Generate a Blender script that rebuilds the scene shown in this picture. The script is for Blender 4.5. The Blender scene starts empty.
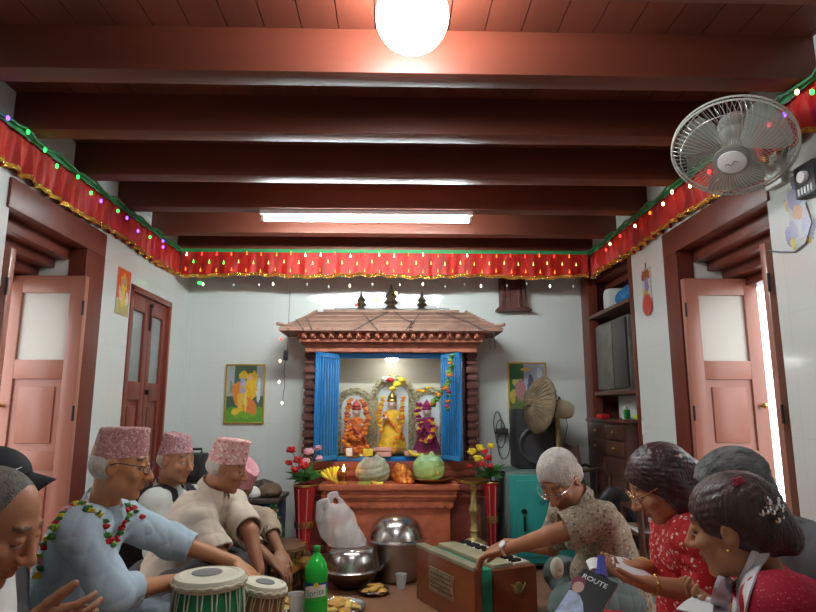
import bpy, bmesh, math, random
import numpy as np
from mathutils import Vector, Matrix, Quaternion, Euler
random.seed(7)
PI = math.pi
C = bpy.context.scene.collection

# ------------------------------------------------------------------ camera model
CAM_F = 600.0; CAM_T = math.radians(9.83); CAM_Y = math.radians(1.53); CAM_H = 1.0
def ray(px, py):
    a = (px-408)/CAM_F; b = -(py-306)/CAM_F
    y = math.cos(CAM_T)-b*math.sin(CAM_T); z = math.sin(CAM_T)+b*math.cos(CAM_T)
    return Vector((a*math.cos(CAM_Y)+y*math.sin(CAM_Y), -a*math.sin(CAM_Y)+y*math.cos(CAM_Y), z))
def P(px, py, Y):
    r = ray(px, py); t = Y/r.y
    return Vector((r.x*t, Y, CAM_H+r.z*t))
def PX(px, py, X):
    r = ray(px, py); t = X/r.x
    return Vector((X, r.y*t, CAM_H+r.z*t))
def PZ(px, py, Z):
    r = ray(px, py); t = (Z-CAM_H)/r.z
    return Vector((r.x*t, r.y*t, Z))

# ------------------------------------------------------------------ materials
MATS = {}
def M(name, col=(.5,.5,.5), rough=.5, metal=0.0, var=0.0, vscale=6.0, vstretch=(1,1,1), bump=0.0, bscale=60.0,
      bstretch=None, emit=None, estr=1.0, trans=0.0, alpha=1.0, col2=None, sheen=0.0, spec=.5, ior=1.45, coat=0.0, sub=0.0, voronoi=False):
    if name in MATS: return MATS[name]
    m = bpy.data.materials.new(name); m.use_nodes = True
    nt = m.node_tree; b = nt.nodes['Principled BSDF']; L = nt.links.new
    b.inputs['Base Color'].default_value = (*col, 1); b.inputs['Roughness'].default_value = rough
    b.inputs['Metallic'].default_value = metal; b.inputs['IOR'].default_value = ior
    b.inputs['Specular IOR Level'].default_value = spec
    if trans: b.inputs['Transmission Weight'].default_value = trans
    if alpha < 1: b.inputs['Alpha'].default_value = alpha
    if sheen: b.inputs['Sheen Weight'].default_value = sheen
    if coat: b.inputs['Coat Weight'].default_value = coat
    if sub:
        b.inputs['Subsurface Weight'].default_value = sub
        b.inputs['Subsurface Radius'].default_value = (.02,.008,.004)
    if emit:
        b.inputs['Emission Color'].default_value = (*emit, 1); b.inputs['Emission Strength'].default_value = estr
    tc = nt.nodes.new('ShaderNodeTexCoord')
    def noise(sc, st):
        mp = nt.nodes.new('ShaderNodeMapping'); mp.inputs['Scale'].default_value = st
        L(tc.outputs['Object'], mp.inputs['Vector'])
        n = nt.nodes.new('ShaderNodeTexVoronoi' if voronoi else 'ShaderNodeTexNoise')
        n.inputs['Scale'].default_value = sc
        if not voronoi: n.inputs['Detail'].default_value = 5
        L(mp.outputs[0], n.inputs['Vector']); return n
    if var or col2:
        n = noise(vscale, vstretch)
        r = nt.nodes.new('ShaderNodeValToRGB')
        c2 = col2 if col2 else tuple(max(0, c*(1-var)) for c in col)
        c1 = col if col2 else tuple(min(1, c*(1+var)) for c in col)
        r.color_ramp.elements[0].color = (*c2, 1); r.color_ramp.elements[1].color = (*c1, 1)
        r.color_ramp.elements[0].position = .32; r.color_ramp.elements[1].position = .68
        L(n.outputs['Fac' if not voronoi else 'Distance'], r.inputs[0]); L(r.outputs[0], b.inputs['Base Color'])
    if bump:
        n = noise(bscale, bstretch or vstretch)
        bp = nt.nodes.new('ShaderNodeBump'); bp.inputs['Strength'].default_value = bump; bp.inputs['Distance'].default_value = .01
        L(n.outputs['Fac' if not voronoi else 'Distance'], bp.inputs['Height']); L(bp.outputs[0], b.inputs['Normal'])
    MATS[name] = m
    return m

def nodes_of(m):
    nt = m.node_tree
    return nt, nt.nodes['Principled BSDF'], nt.links.new

def M_spots(name, base, spots, scale=60, thr=.28, rough=.8, bump=.15, thr2=None, spots2=None):
    """cloth printed with little blobs of other colours (object-space voronoi cells)"""
    m = M(name, base, rough=rough); nt, b, L = nodes_of(m)
    tc = nt.nodes.new('ShaderNodeTexCoord')
    v = nt.nodes.new('ShaderNodeTexVoronoi'); v.inputs['Scale'].default_value = scale
    nz = nt.nodes.new('ShaderNodeTexNoise'); nz.inputs['Scale'].default_value = scale*1.5
    mx = nt.nodes.new('ShaderNodeMix'); mx.data_type = 'VECTOR'; mx.inputs['Factor'].default_value = .02
    L(tc.outputs['Object'], mx.inputs[4]); L(nz.outputs['Color'], mx.inputs[5]); L(tc.outputs['Object'], nz.inputs['Vector'])
    L(mx.outputs[1], v.inputs['Vector'])
    r = nt.nodes.new('ShaderNodeValToRGB')
    r.color_ramp.elements[0].color = (*spots, 1); r.color_ramp.elements[0].position = thr
    r.color_ramp.elements[1].color = (*base, 1); r.color_ramp.elements[1].position = thr+.04
    L(v.outputs['Distance'], r.inputs[0])
    out = r.outputs[0]
    if spots2:
        v2 = nt.nodes.new('ShaderNodeTexVoronoi'); v2.inputs['Scale'].default_value = scale*.6
        L(tc.outputs['Object'], v2.inputs['Vector'])
        gt = nt.nodes.new('ShaderNodeMath'); gt.operation = 'LESS_THAN'; gt.inputs[1].default_value = thr2 or .25
        L(v2.outputs['Distance'], gt.inputs[0])
        m2 = nt.nodes.new('ShaderNodeMix'); m2.data_type = 'RGBA'
        L(gt.outputs[0], m2.inputs['Factor']); L(out, m2.inputs[6]); m2.inputs[7].default_value = (*spots2, 1); out = m2.outputs[2]
    L(out, b.inputs['Base Color'])
    return m

def M_attr(name, rough=.5, sub=.0, bump=.1, bscale=120, spec=.5, metal=0, emit=0):
    """colour stored on the mesh (pigment of the thing)"""
    if name in MATS: return MATS[name]
    m = M(name, (.5,.5,.5), rough=rough, sub=sub, bump=bump, bscale=bscale, spec=spec, metal=metal); nt, b, L = nodes_of(m)
    a = nt.nodes.new('ShaderNodeAttribute'); a.attribute_name = 'Col'
    L(a.outputs['Color'], b.inputs['Base Color'])
    return m

# ------------------------------------------------------------------ mesh builder
def frame_from(d, up=(0,0,1)):
    """matrix whose Z axis is d"""
    d = Vector(d).normalized(); up = Vector(up)
    if abs(d.dot(up)) > .98: up = Vector((0,1,0)) if abs(d.y) < .9 else Vector((1,0,0))
    x = up.cross(d).normalized(); y = d.cross(x)
    return Matrix((x, y, d)).transposed()

class MB:
    def __init__(self): self.v = []; self.f = []; self.c = []; self.cur = None
    def add(self, vs, fs, mat=None):
        o = len(self.v)
        for p in vs:
            p = Vector(p)
            if mat is not None: p = mat @ p
            self.v.append(p)
        for f in fs:
            self.f.append(tuple(i+o for i in f)); self.c.append(self.cur)
        return self
    def col(self, c): self.cur = c; return self
    def box(self, lo, hi, mat=None, bev=0.0):
        x0,y0,z0 = lo; x1,y1,z1 = hi
        if bev <= 0:
            vs = [(x0,y0,z0),(x1,y0,z0),(x1,y1,z0),(x0,y1,z0),(x0,y0,z1),(x1,y0,z1),(x1,y1,z1),(x0,y1,z1)]
            return self.add(vs, [(0,3,2,1),(4,5,6,7),(0,1,5,4),(1,2,6,5),(2,3,7,6),(3,0,4,7)], mat)
        bm = bmesh.new(); bmesh.ops.create_cube(bm, size=1)
        for v in bm.verts: v.co = Vector(((x0+x1)/2+v.co.x*(x1-x0), (y0+y1)/2+v.co.y*(y1-y0), (z0+z1)/2+v.co.z*(z1-z0)))
        bev = min(bev, .49*min(abs(x1-x0), abs(y1-y0), abs(z1-z0)))
        bmesh.ops.bevel(bm, geom=bm.edges[:], offset=bev, segments=2, affect='EDGES', profile=.6)
        bm.verts.index_update(); vs = [v.co.copy() for v in bm.verts]; fs = [[v.index for v in f.verts] for f in bm.faces]; bm.free()
        return self.add(vs, fs, mat)
    def lathe(self, prof, c=(0,0,0), n=24, mat=None, axis=None, cap=True, sx=1, sy=1):
        """prof: list of (r, z) from bottom to top"""
        vs = []; fs = []
        for r, z in prof:
            for k in range(n):
                a = 2*PI*k/n; vs.append((r*math.cos(a)*sx, r*math.sin(a)*sy, z))
        for i in range(len(prof)-1):
            for k in range(n):
                k2 = (k+1) % n; fs.append((i*n+k, i*n+k2, (i+1)*n+k2, (i+1)*n+k))
        if cap:
            if prof[0][0] > 1e-5: fs.append(tuple(range(n))[::-1])
            if prof[-1][0] > 1e-5: fs.append(tuple((len(prof)-1)*n+k for k in range(n)))
        T = Matrix.Translation(Vector(c))
        if axis is not None: T = T @ frame_from(axis).to_4x4()
        if mat is not None: T = mat @ T
        return self.add(vs, fs, T)
    def cyl(self, a, b, r, r2=None, n=12):
        a = Vector(a); b = Vector(b); L = (b-a).length
        if L < 1e-6: return self
        return self.lathe([(r, 0), (r if r2 is None else r2, L)], a, n, axis=(b-a)/L)
    def tube(self, pts, r, n=6, closed=False, rs=None):
        pts = [Vector(p) for p in pts]; N = len(pts); vs = []; fs = []; prev = None
        for i, p in enumerate(pts):
            if closed: d = pts[(i+1) % N]-pts[i-1]
            else: d = pts[min(i+1, N-1)]-pts[max(i-1, 0)]
            if d.length < 1e-9: d = Vector((0,0,1))
            d.normalize()
            if prev is None:
                m = frame_from(d); x = m.col[0].copy()
            else:
                x = prev-d*prev.dot(d)
                if x.length < 1e-6: x = frame_from(d).col[0].copy()
                x.normalize()
            prev = x; y = d.cross(x); rr = rs[i] if rs else r
            for k in range(n):
                a = 2*PI*k/n; vs.append(p+(x*math.cos(a)+y*math.sin(a))*rr)
        for i in range(N if closed else N-1):
            j = (i+1) % N
            for k in range(n):
                k2 = (k+1) % n; fs.append((i*n+k, i*n+k2, j*n+k2, j*n+k))
        if not closed: fs += [tuple(range(n))[::-1], tuple((N-1)*n+k for k in range(n))]
        return self.add(vs, fs)
    def ball(self, c, r, n=10, mat=None, rz=None, rot=None, ry=None):
        """ellipsoid with radii r (float or 3)"""
        if not hasattr(r, '__len__'): r = (r, ry or r, rz or r)
        m = max(4, n//2); vs = [(0,0,-r[2])]; fs = []
        for i in range(1, m):
            t = PI*i/m
            for k in range(n):
                a = 2*PI*k/n; vs.append((r[0]*math.sin(t)*math.cos(a), r[1]*math.sin(t)*math.sin(a), -r[2]*math.cos(t)))
        vs.append((0,0,r[2])); top = len(vs)-1
        for k in range(n):
            k2 = (k+1) % n
            fs.append((0, 1+k2, 1+k)); fs.append((top, 1+(m-2)*n+k, 1+(m-2)*n+k2))
            for i in range(m-2): fs.append((1+i*n+k, 1+i*n+k2, 1+(i+1)*n+k2, 1+(i+1)*n+k))
        T = Matrix.Translation(Vector(c))
        if rot is not None: T = T @ rot.to_4x4()
        if mat is not None: T = mat @ T
        return self.add(vs, fs, T)
    def prism(self, poly, z0, z1, mat=None):
        """polygon in XY extruded in Z"""
        n = len(poly); vs = [(x,y,z0) for x,y in poly]+[(x,y,z1) for x,y in poly]
        fs = [tuple(range(n))[::-1], tuple(range(n,2*n))]+[(k,(k+1)%n,n+(k+1)%n,n+k) for k in range(n)]
        return self.add(vs, fs, mat)
    def grid(self, fn, nu, nv, mat=None, th=0.0):
        """fn(u,v) -> point, u,v in 0..1; th thickness along the averaged normal"""
        vs = [Vector(fn(i/nu, j/nv)) for j in range(nv+1) for i in range(nu+1)]
        q = lambda i,j: j*(nu+1)+i
        fs = [(q(i,j),q(i+1,j),q(i+1,j+1),q(i,j+1)) for j in range(nv) for i in range(nu)]
        if th:
            ns = []
            for j in range(nv+1):
                for i in range(nu+1):
                    a = vs[q(min(i+1,nu),j)]-vs[q(max(i-1,0),j)]; b = vs[q(i,min(j+1,nv))]-vs[q(i,max(j-1,0))]
                    n = a.cross(b); ns.append(n.normalized() if n.length > 1e-12 else Vector((0,0,1)))
            o = len(vs); vs2 = [v-n*th for v, n in zip(vs, ns)]
            fs2 = [tuple(o+k for k in f[::-1]) for f in fs]
            edge = [(q(i,0),q(i+1,0)) for i in range(nu)]+[(q(nu,j),q(nu,j+1)) for j in range(nv)]+[(q(i+1,nv),q(i,nv)) for i in range(nu)]+[(q(0,j+1),q(0,j)) for j in range(nv)]
            fs = fs+fs2+[(b,a,a+o,b+o) for a,b in edge]; vs = vs+vs2
        return self.add(vs, fs, mat)
    def build(self, name, mat, parent=None, smooth=True, label=None, local=True, ang=40):
        me = bpy.data.meshes.new(name)
        inv = None
        if parent is not None and local: inv = world_of(parent).inverted()
        me.from_pydata([tuple(inv @ v) if inv else tuple(v) for v in self.v], [], self.f)
        if isinstance(mat, (list, tuple)):
            for m_ in mat: me.materials.append(m_)
            for p, c in zip(me.polygons, self.c): p.material_index = int(c or 0)
        else:
            me.materials.append(mat)
            if any(c is not None for c in self.c):
                ca = me.color_attributes.new('Col', 'FLOAT_COLOR', 'CORNER')
                k = 0; arr = np.ones((len(me.loops), 4), np.float32)
                for p, c in zip(me.polygons, self.c):
                    c = c or (.5,.5,.5)
                    arr[p.loop_start:p.loop_start+p.loop_total, :3] = c
                ca.data.foreach_set('color', arr.ravel())
        if smooth:
            me.polygons.foreach_set('use_smooth', [True]*len(me.polygons))
            try: me.set_sharp_from_angle(angle=math.radians(ang))
            except Exception: pass
        me.update()
        o = bpy.data.objects.new(name, me); C.objects.link(o)
        if parent is not None: o.parent = parent
        if label: o['label'] = label
        return o

def world_of(o):
    m = Matrix.LocRotScale(o.location, o.rotation_euler, o.scale)
    return (world_of(o.parent) @ m) if o.parent else m
def tag(o, label, cat, group=None, kind=None):
    if label: o['label'] = label
    if cat: o['category'] = cat
    if group: o['group'] = group
    if kind: o['kind'] = kind
    return o
def thing(name, label, cat, loc=(0,0,0), rotz=0, group=None):
    o = bpy.data.objects.new(name, None); C.objects.link(o); o.empty_display_size = .05
    o.location = loc; o.rotation_euler = (0,0,rotz)
    return tag(o, label, cat, group)
def struct(name, mb, m, smooth=False):
    o = mb.build(name, m, None, smooth=smooth); o['kind'] = 'structure'; return o
def recenter(o):
    """put a mesh object's origin at the base of its own mesh"""
    me = o.data; n = len(me.vertices); a = np.empty(n*3, np.float32); me.vertices.foreach_get('co', a); a = a.reshape(-1,3)
    c = np.array([(a[:,0].min()+a[:,0].max())/2, (a[:,1].min()+a[:,1].max())/2, a[:,2].min()], np.float32)
    a -= c; me.vertices.foreach_set('co', a.ravel()); me.update(); o.location = Vector([float(t) for t in c])+o.location
    return o
def solo(name, mb, m, label, cat, group=None, smooth=True, kind=None):
    return recenter(tag(mb.build(name, m, None, smooth=smooth), label, cat, group, kind))
def dup(root, loc=None, rot=None, label=None, group=None, scale=None):
    r = root.copy(); C.objects.link(r)
    if loc is not None: r.location = loc
    if rot is not None: r.rotation_euler = rot
    if scale is not None: r.scale = scale
    if label: r['label'] = label
    if group: r['group'] = group
    for ch in list(root.children):
        c = ch.copy(); C.objects.link(c); c.parent = r
        for g in list(ch.children):
            d = g.copy(); C.objects.link(d); d.parent = c
    return r

def text_mesh(s, size, mat4, depth=.0006):
    """lettering as mesh geometry; returns an MB"""
    cu = bpy.data.curves.new('txt', 'FONT'); cu.body = s; cu.size = size; cu.extrude = depth; cu.align_x = 'CENTER'; cu.align_y = 'CENTER'
    o = bpy.data.objects.new('txt', cu); C.objects.link(o)
    dg = bpy.context.evaluated_depsgraph_get(); me = bpy.data.meshes.new_from_object(o.evaluated_get(dg))
    mb = MB(); mb.add([v.co.copy() for v in me.vertices], [tuple(p.vertices) for p in me.polygons], mat4)
    bpy.data.objects.remove(o); bpy.data.curves.remove(cu); bpy.data.meshes.remove(me)
    return mb

# ------------------------------------------------------------------ signed distance volumes -> one continuous mesh
class Vol:
    def __init__(s, lo, hi, h):
        s.h = h; s.lo = np.array(lo, np.float32); s.n = np.ceil((np.array(hi)-np.array(lo))/h).astype(int)+1
        s.d = np.full(s.n, .08, np.float32)
    def _box(s, lo, hi, m):
        i0 = np.clip(np.floor((np.array(lo)-m-s.lo)/s.h).astype(int), 0, s.n-1); i1 = np.clip(np.ceil((np.array(hi)+m-s.lo)/s.h).astype(int)+1, 1, s.n)
        if (i1 <= i0).any(): return None, None
        ax = [s.lo[a]+s.h*np.arange(i0[a], i1[a], dtype=np.float32) for a in range(3)]
        X, Y, Z = np.meshgrid(*ax, indexing='ij')
        return (slice(i0[0],i1[0]), slice(i0[1],i1[1]), slice(i0[2],i1[2])), (X,Y,Z)
    def _mix(s, sl, d, k, sub):
        a = s.d[sl]
        if sub:
            d = -d
            if k > 0:
                t = np.clip(.5-.5*(a-d)/k, 0, 1); s.d[sl] = a*(1-t)+d*t+k*t*(1-t)
            else: s.d[sl] = np.maximum(a, d)
        else:
            if k > 0:
                t = np.clip(.5+.5*(d-a)/k, 0, 1); s.d[sl] = d*(1-t)+a*t-k*t*(1-t)
            else: s.d[sl] = np.minimum(a, d)
    def cap(s, a, b, r1, r2=None, k=.01, sub=False, flat=False, sq=None):
        """tapered capsule; sq=(axis vector, factor) flattens the section along that axis"""
        a = np.array(a, np.float32); b = np.array(b, np.float32); r2 = r1 if r2 is None else r2
        R = max(r1, r2); m = .05+k
        sl, g = s._box(np.minimum(a,b)-R, np.maximum(a,b)+R, m)
        if sl is None: return s
        ab = b-a; L2 = float((ab**2).sum())+1e-9
        px, py, pz = g[0]-a[0], g[1]-a[1], g[2]-a[2]
        t = (px*ab[0]+py*ab[1]+pz*ab[2])/L2; tc = np.clip(t, 0, 1)
        qx, qy, qz = px-tc*ab[0], py-tc*ab[1], pz-tc*ab[2]
        if sq is not None:
            n = np.array(sq[0], np.float32); n /= np.linalg.norm(n); dn = qx*n[0]+qy*n[1]+qz*n[2]; f = 1/sq[1]-1
            qx = qx+dn*n[0]*f; qy = qy+dn*n[1]*f; qz = qz+dn*n[2]*f
        d = np.sqrt(qx*qx+qy*qy+qz*qz)-(r1+(r2-r1)*tc)
        if flat:
            L = math.sqrt(L2); e = np.maximum((t-1)*L, -t*L); d = np.maximum(d, e)
        s._mix(sl, d, k, sub); return s
    def ell(s, c, r, R=None, k=.01, sub=False):
        c = np.array(c, np.float32); r = np.array(r, np.float32) if hasattr(r, '__len__') else np.array([r]*3, np.float32)
        sl, g = s._box(c-r.max(), c+r.max(), .05+k)
        if sl is None: return s
        p = [g[0]-c[0], g[1]-c[1], g[2]-c[2]]
        if R is not None:
            R = np.array(R, np.float32)   # columns = local axes
            p = [p[0]*R[0,i]+p[1]*R[1,i]+p[2]*R[2,i] for i in range(3)]
        q = np.sqrt((p[0]/r[0])**2+(p[1]/r[1])**2+(p[2]/r[2])**2)+1e-6
        q2 = np.sqrt((p[0]/r[0]**2)**2+(p[1]/r[1]**2)**2+(p[2]/r[2]**2)**2)+1e-6
        d = q*(q-1)/q2
        s._mix(sl, np.clip(d, -.1, .1), k, sub); return s
    def plane(s, p, n, k=.0, within=None):
        """cut away the side n points to; within=(centre, radius) limits it"""
        p = np.array(p, np.float32); n = np.array(n, np.float32); n /= np.linalg.norm(n)
        if within: lo = np.array(within[0])-within[1]; hi = np.array(within[0])+within[1]
        else: lo = s.lo; hi = s.lo+s.n*s.h
        sl, g = s._box(lo, hi, 0)
        d = -((g[0]-p[0])*n[0]+(g[1]-p[1])*n[1]+(g[2]-p[2])*n[2])
        if within:
            c = within[0]; rr = within[1]-np.sqrt((g[0]-c[0])**2+(g[1]-c[1])**2+(g[2]-c[2])**2)
            d = np.maximum(d, -rr)   # outside the ball keep everything
        s._mix(sl, d, k, True); return s
    def wrinkle(s, amp, freq, seed=0, dirs=None, ridge=True, sup=.25):
        """folds running along the axis dirs (default: mostly upright)"""
        rng = np.random.RandomState(seed); ax = np.array((.25,.1,1.) if dirs is None else dirs, float); ax /= np.linalg.norm(ax)
        X, Y, Z = np.meshgrid(*[(s.lo[a]+s.h*np.arange(s.n[a])).astype(np.float32) for a in range(3)], indexing='ij')
        wx = .9*np.sin(6*Y+4*Z+seed)+.7*np.sin(9*Z-5*X+1)+.5*np.sin(11*X+7*Y); w = np.zeros(s.n, np.float32); N = 5
        for i in range(N):
            v = rng.normal(size=3); v = v-ax*v.dot(ax)*(1-sup)
            v = v/np.linalg.norm(v)*freq*rng.uniform(.6, 1.4)
            c = np.cos(v[0]*X+v[1]*Y+v[2]*Z+rng.uniform(0, 6.28)+1.5*wx)
            w += (1-2*np.sqrt(np.abs(c))) if ridge and i < 3 else .7*c
        s.d += (amp/N)*w*1.2; return s
    def mesh(s):
        d = s.d; d[0,:,:] = d[-1,:,:] = .05; d[:,0,:] = d[:,-1,:] = .05; d[:,:,0] = d[:,:,-1] = .05
        ins = d < 0
        n0, n1, n2 = np.array(d.shape)-1
        cnt = np.zeros((n0,n1,n2), np.int8)
        for i in (0,1):
            for j in (0,1):
                for k in (0,1): cnt += ins[i:n0+i, j:n1+j, k:n2+k]
        act = (cnt > 0) & (cnt < 8); idx = np.full(act.shape, -1, np.int64); A = np.argwhere(act); idx[act] = np.arange(len(A))
        V = np.zeros((len(A), 3)); W = np.zeros(len(A)); cr = [(i,j,k) for i in (0,1) for j in (0,1) for k in (0,1)]
        dv = {c: d[A[:,0]+c[0], A[:,1]+c[1], A[:,2]+c[2]] for c in cr}
        for c in cr:
            for ax in range(3):
                if c[ax] == 0:
                    e = list(c); e[ax] = 1; e = tuple(e); a, b = dv[c], dv[e]; x = (a < 0) != (b < 0)
                    t = np.where(x, a/(a-b+1e-12), 0)
                    p = np.array(c, float)[None].repeat(len(A), 0); p[:,ax] += t
                    V += p*x[:,None]; W += x
        V = (A+V/W[:,None])*s.h+s.lo
        F = []
        for ax in range(3):
            o = [a for a in range(3) if a != ax]
            sa = [slice(None)]*3; sb = [slice(None)]*3; sa[ax] = slice(0,-1); sb[ax] = slice(1,None)
            a = ins[tuple(sa)]; b = ins[tuple(sb)]; x = np.argwhere(a != b)
            x = x[(x[:,o[0]] > 0) & (x[:,o[1]] > 0) & (x[:,o[0]] < d.shape[o[0]]-1) & (x[:,o[1]] < d.shape[o[1]]-1)]
            def I(d0, d1):
                y = x.copy(); y[:,o[0]] += d0; y[:,o[1]] += d1; return idx[y[:,0],y[:,1],y[:,2]]
            q = np.stack([I(-1,-1), I(0,-1), I(0,0), I(-1,0)], 1)
            flip = a[x[:,0],x[:,1],x[:,2]]
            if ax == 1: flip = ~flip
            q[~flip] = q[~flip][:, ::-1]; F.append(q)
        return V, np.concatenate(F)
    def build(s, name, mat, parent=None, color=None, label=None, smooth_it=0):
        V, F = s.mesh()
        if smooth_it:
            E = np.concatenate([F[:,[0,1]],F[:,[1,2]],F[:,[2,3]],F[:,[3,0]]])
            for _ in range(smooth_it):
                S = np.zeros_like(V); cn = np.zeros(len(V))
                for a in range(3): S[:,a] = np.bincount(E[:,0], V[E[:,1],a], len(V))+np.bincount(E[:,1], V[E[:,0],a], len(V))
                cn = np.bincount(E[:,0], minlength=len(V))+np.bincount(E[:,1], minlength=len(V)); V = .5*V+.5*S/np.maximum(cn,1)[:,None]
        if parent is not None:
            im = np.array(world_of(parent).inverted()); VL = V @ im[:3,:3].T+im[:3,3]
        else: VL = V
        me = bpy.data.meshes.new(name); nf = len(F)
        me.vertices.add(len(VL)); me.vertices.foreach_set('co', VL.astype(np.float32).ravel())
        me.loops.add(nf*4); me.loops.foreach_set('vertex_index', F.astype(np.int32).ravel())
        me.polygons.add(nf); me.polygons.foreach_set('loop_start', np.arange(0, nf*4, 4, dtype=np.int32))
        me.polygons.foreach_set('use_smooth', np.ones(nf, bool))
        me.update(calc_edges=True); me.validate()
        me.materials.append(mat)
        if color is not None:
            col = color(V); ca = me.color_attributes.new('Col', 'FLOAT_COLOR', 'POINT')
            rgba = np.ones((len(V),4), np.float32); rgba[:,:3] = col; ca.data.foreach_set('color', rgba.ravel())
        o = bpy.data.objects.new(name, me); C.objects.link(o)
        if parent is not None: o.parent = parent
        if label: o['label'] = label
        return o
# ================================================================== ROOM
XL, XR, YB, YF = -1.54, 1.46, 4.5, -1.7
ZB, ZC = 2.12, 2.28          # beam underside, ceiling boards
WT = .36                     # wall thickness

wood = M('red_stained_wood', (.135,.034,.018), rough=.5, var=.28, vscale=3.5, vstretch=(1,.12,1), bump=.12, bscale=30)
beamwood = M('beam_wood', (.145,.036,.019), rough=.5, var=.25, vscale=4, vstretch=(.12,1,1), bump=.12, bscale=30)
postwood = M('post_wood', (.15,.031,.018), rough=.4, var=.22, vscale=5, vstretch=(1,1,.12), bump=.1, bscale=30)
leafwood = M('door_leaf_daylit_wood', (.39,.165,.115), rough=.33, var=.14, vscale=5, vstretch=(1,1,.1), bump=.06, bscale=20, coat=.15)  # same red-brown wood as the posts, daylight on the leaves put into the colour
doorwood = M('closed_door_paint', (.22,.045,.028), rough=.35, var=.18, vscale=5, vstretch=(1,1,.12), bump=.06, bscale=20)
plaster = M('white_plaster', (.74,.76,.73), rough=.6, var=.03, vscale=3)
frost = M('frosted_pane', (.80,.80,.72), rough=.25, alpha=.55)
dkglass = M('grey_door_glass', (.30,.33,.32), rough=.12, var=.15, vscale=3)
steel_dark = M('dark_iron', (.035,.03,.03), rough=.45, metal=.6)
brass = M('brass', (.62,.43,.14), rough=.28, metal=1, var=.25, vscale=30)
gold = M('gold_trim', (.9,.50,.10), rough=.25, metal=1, bump=.9, bscale=260)

# glossy white wall tiles with faint joints
tile = M('white_wall_tile', (.72,.755,.73), rough=.13, spec=.6)
nt, b, L = nodes_of(tile)
tc = nt.nodes.new('ShaderNodeTexCoord'); sp = nt.nodes.new('ShaderNodeSeparateXYZ'); ad = nt.nodes.new('ShaderNodeMath'); cb = nt.nodes.new('ShaderNodeCombineXYZ')
L(tc.outputs['Object'], sp.inputs[0]); L(sp.outputs[0], ad.inputs[0]); L(sp.outputs[1], ad.inputs[1]); L(ad.outputs[0], cb.inputs[0]); L(sp.outputs[2], cb.inputs[1])
br = nt.nodes.new('ShaderNodeTexBrick'); br.offset = 0; br.inputs['Scale'].default_value = 1; br.inputs['Brick Width'].default_value = .30
br.inputs['Row Height'].default_value = .45; br.inputs['Mortar Size'].default_value = .0016; br.inputs['Mortar Smooth'].default_value = .3
br.inputs['Color1'].default_value = (.72,.755,.73,1); br.inputs['Color2'].default_value = (.70,.74,.715,1); br.inputs['Mortar'].default_value = (.64,.68,.665,1)
L(cb.outputs[0], br.inputs['Vector']); L(br.outputs['Color'], b.inputs['Base Color'])
bp = nt.nodes.new('ShaderNodeBump'); bp.inputs['Strength'].default_value = .12; bp.inputs['Distance'].default_value = .001; bp.invert = True
L(br.outputs['Fac'], bp.inputs['Height']); L(bp.outputs[0], b.inputs['Normal'])

floor_m = M('brown_floor', (.30,.14,.08), rough=.32, var=.18, vscale=2.5, vstretch=(1,.25,1), bump=.03, bscale=20)
struct('floor', MB().box((XL-2.2, YF-.2, -.1), (XR+2.2, YB+.3, 0)), floor_m)
mb = MB(); x = XL-.02; k = 0
while x < XR+.02:
    mb.box((x, YF-.05, ZC), (min(x+.121, XR+.03), YB+.05, ZC+.02)); x += .125; k += 1
mb.box((XL-WT, YF-.1, ZC+.022), (XR+WT, YB+.2, ZC+.06))
struct('ceiling', mb, wood)
for i, y in enumerate([-1.42,-.95,-.48,-.01,.46,.93,1.395,1.86,2.31,2.78,3.25,3.73,4.2]):
    struct('trim_%d' % (i+1), MB().box((XL-.06, y, ZB), (XR+.06, y+.092, ZC+.005), bev=.006), beamwood, smooth=True)

def side_wall(name, x0, s, openings):
    """x0 inner face, s = outward sign; openings: (y0, y1, z0, z1)"""
    mb = MB(); a, b_ = sorted((x0, x0+s*WT)); y = YF
    for (y0, y1, z0, z1) in openings:
        mb.box((a, y, 0), (b_, y0, ZC+.02)); mb.box((a, y0, z1), (b_, y1, ZC+.02))
        if z0 > 0: mb.box((a, y0, 0), (b_, y1, z0))
        y = y1
    mb.box((a, y, 0), (b_, YB+.2, ZC+.02))
    return struct(name, mb, tile)
side_wall('wall_left', XL, -1, [(2.35,2.97,.06,1.84), (3.51,4.17,.02,1.735)])
side_wall('wall_right', XR, 1, [(2.2,2.95,.06,1.84), (3.53,4.42,.02,2.05)])
struct('wall_back', MB().box((XL-.01, YB, 0), (XR+.01, YB+.2, ZC+.02)), tile)
struct('wall_front', MB().box((XL-WT, YF-.15, 0), (XR+WT, YF, ZC+.02)), tile)
# pale walls of the side passages
struct('wall_left_passage', MB().box((XL-2.1, .2, 0), (XL-2.0, YB+.2, 1.25)), plaster)
struct('wall_right_passage', MB().box((XR+2.0, .2, 0), (XR+2.1, YB+.2, 1.25)), plaster)

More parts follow.
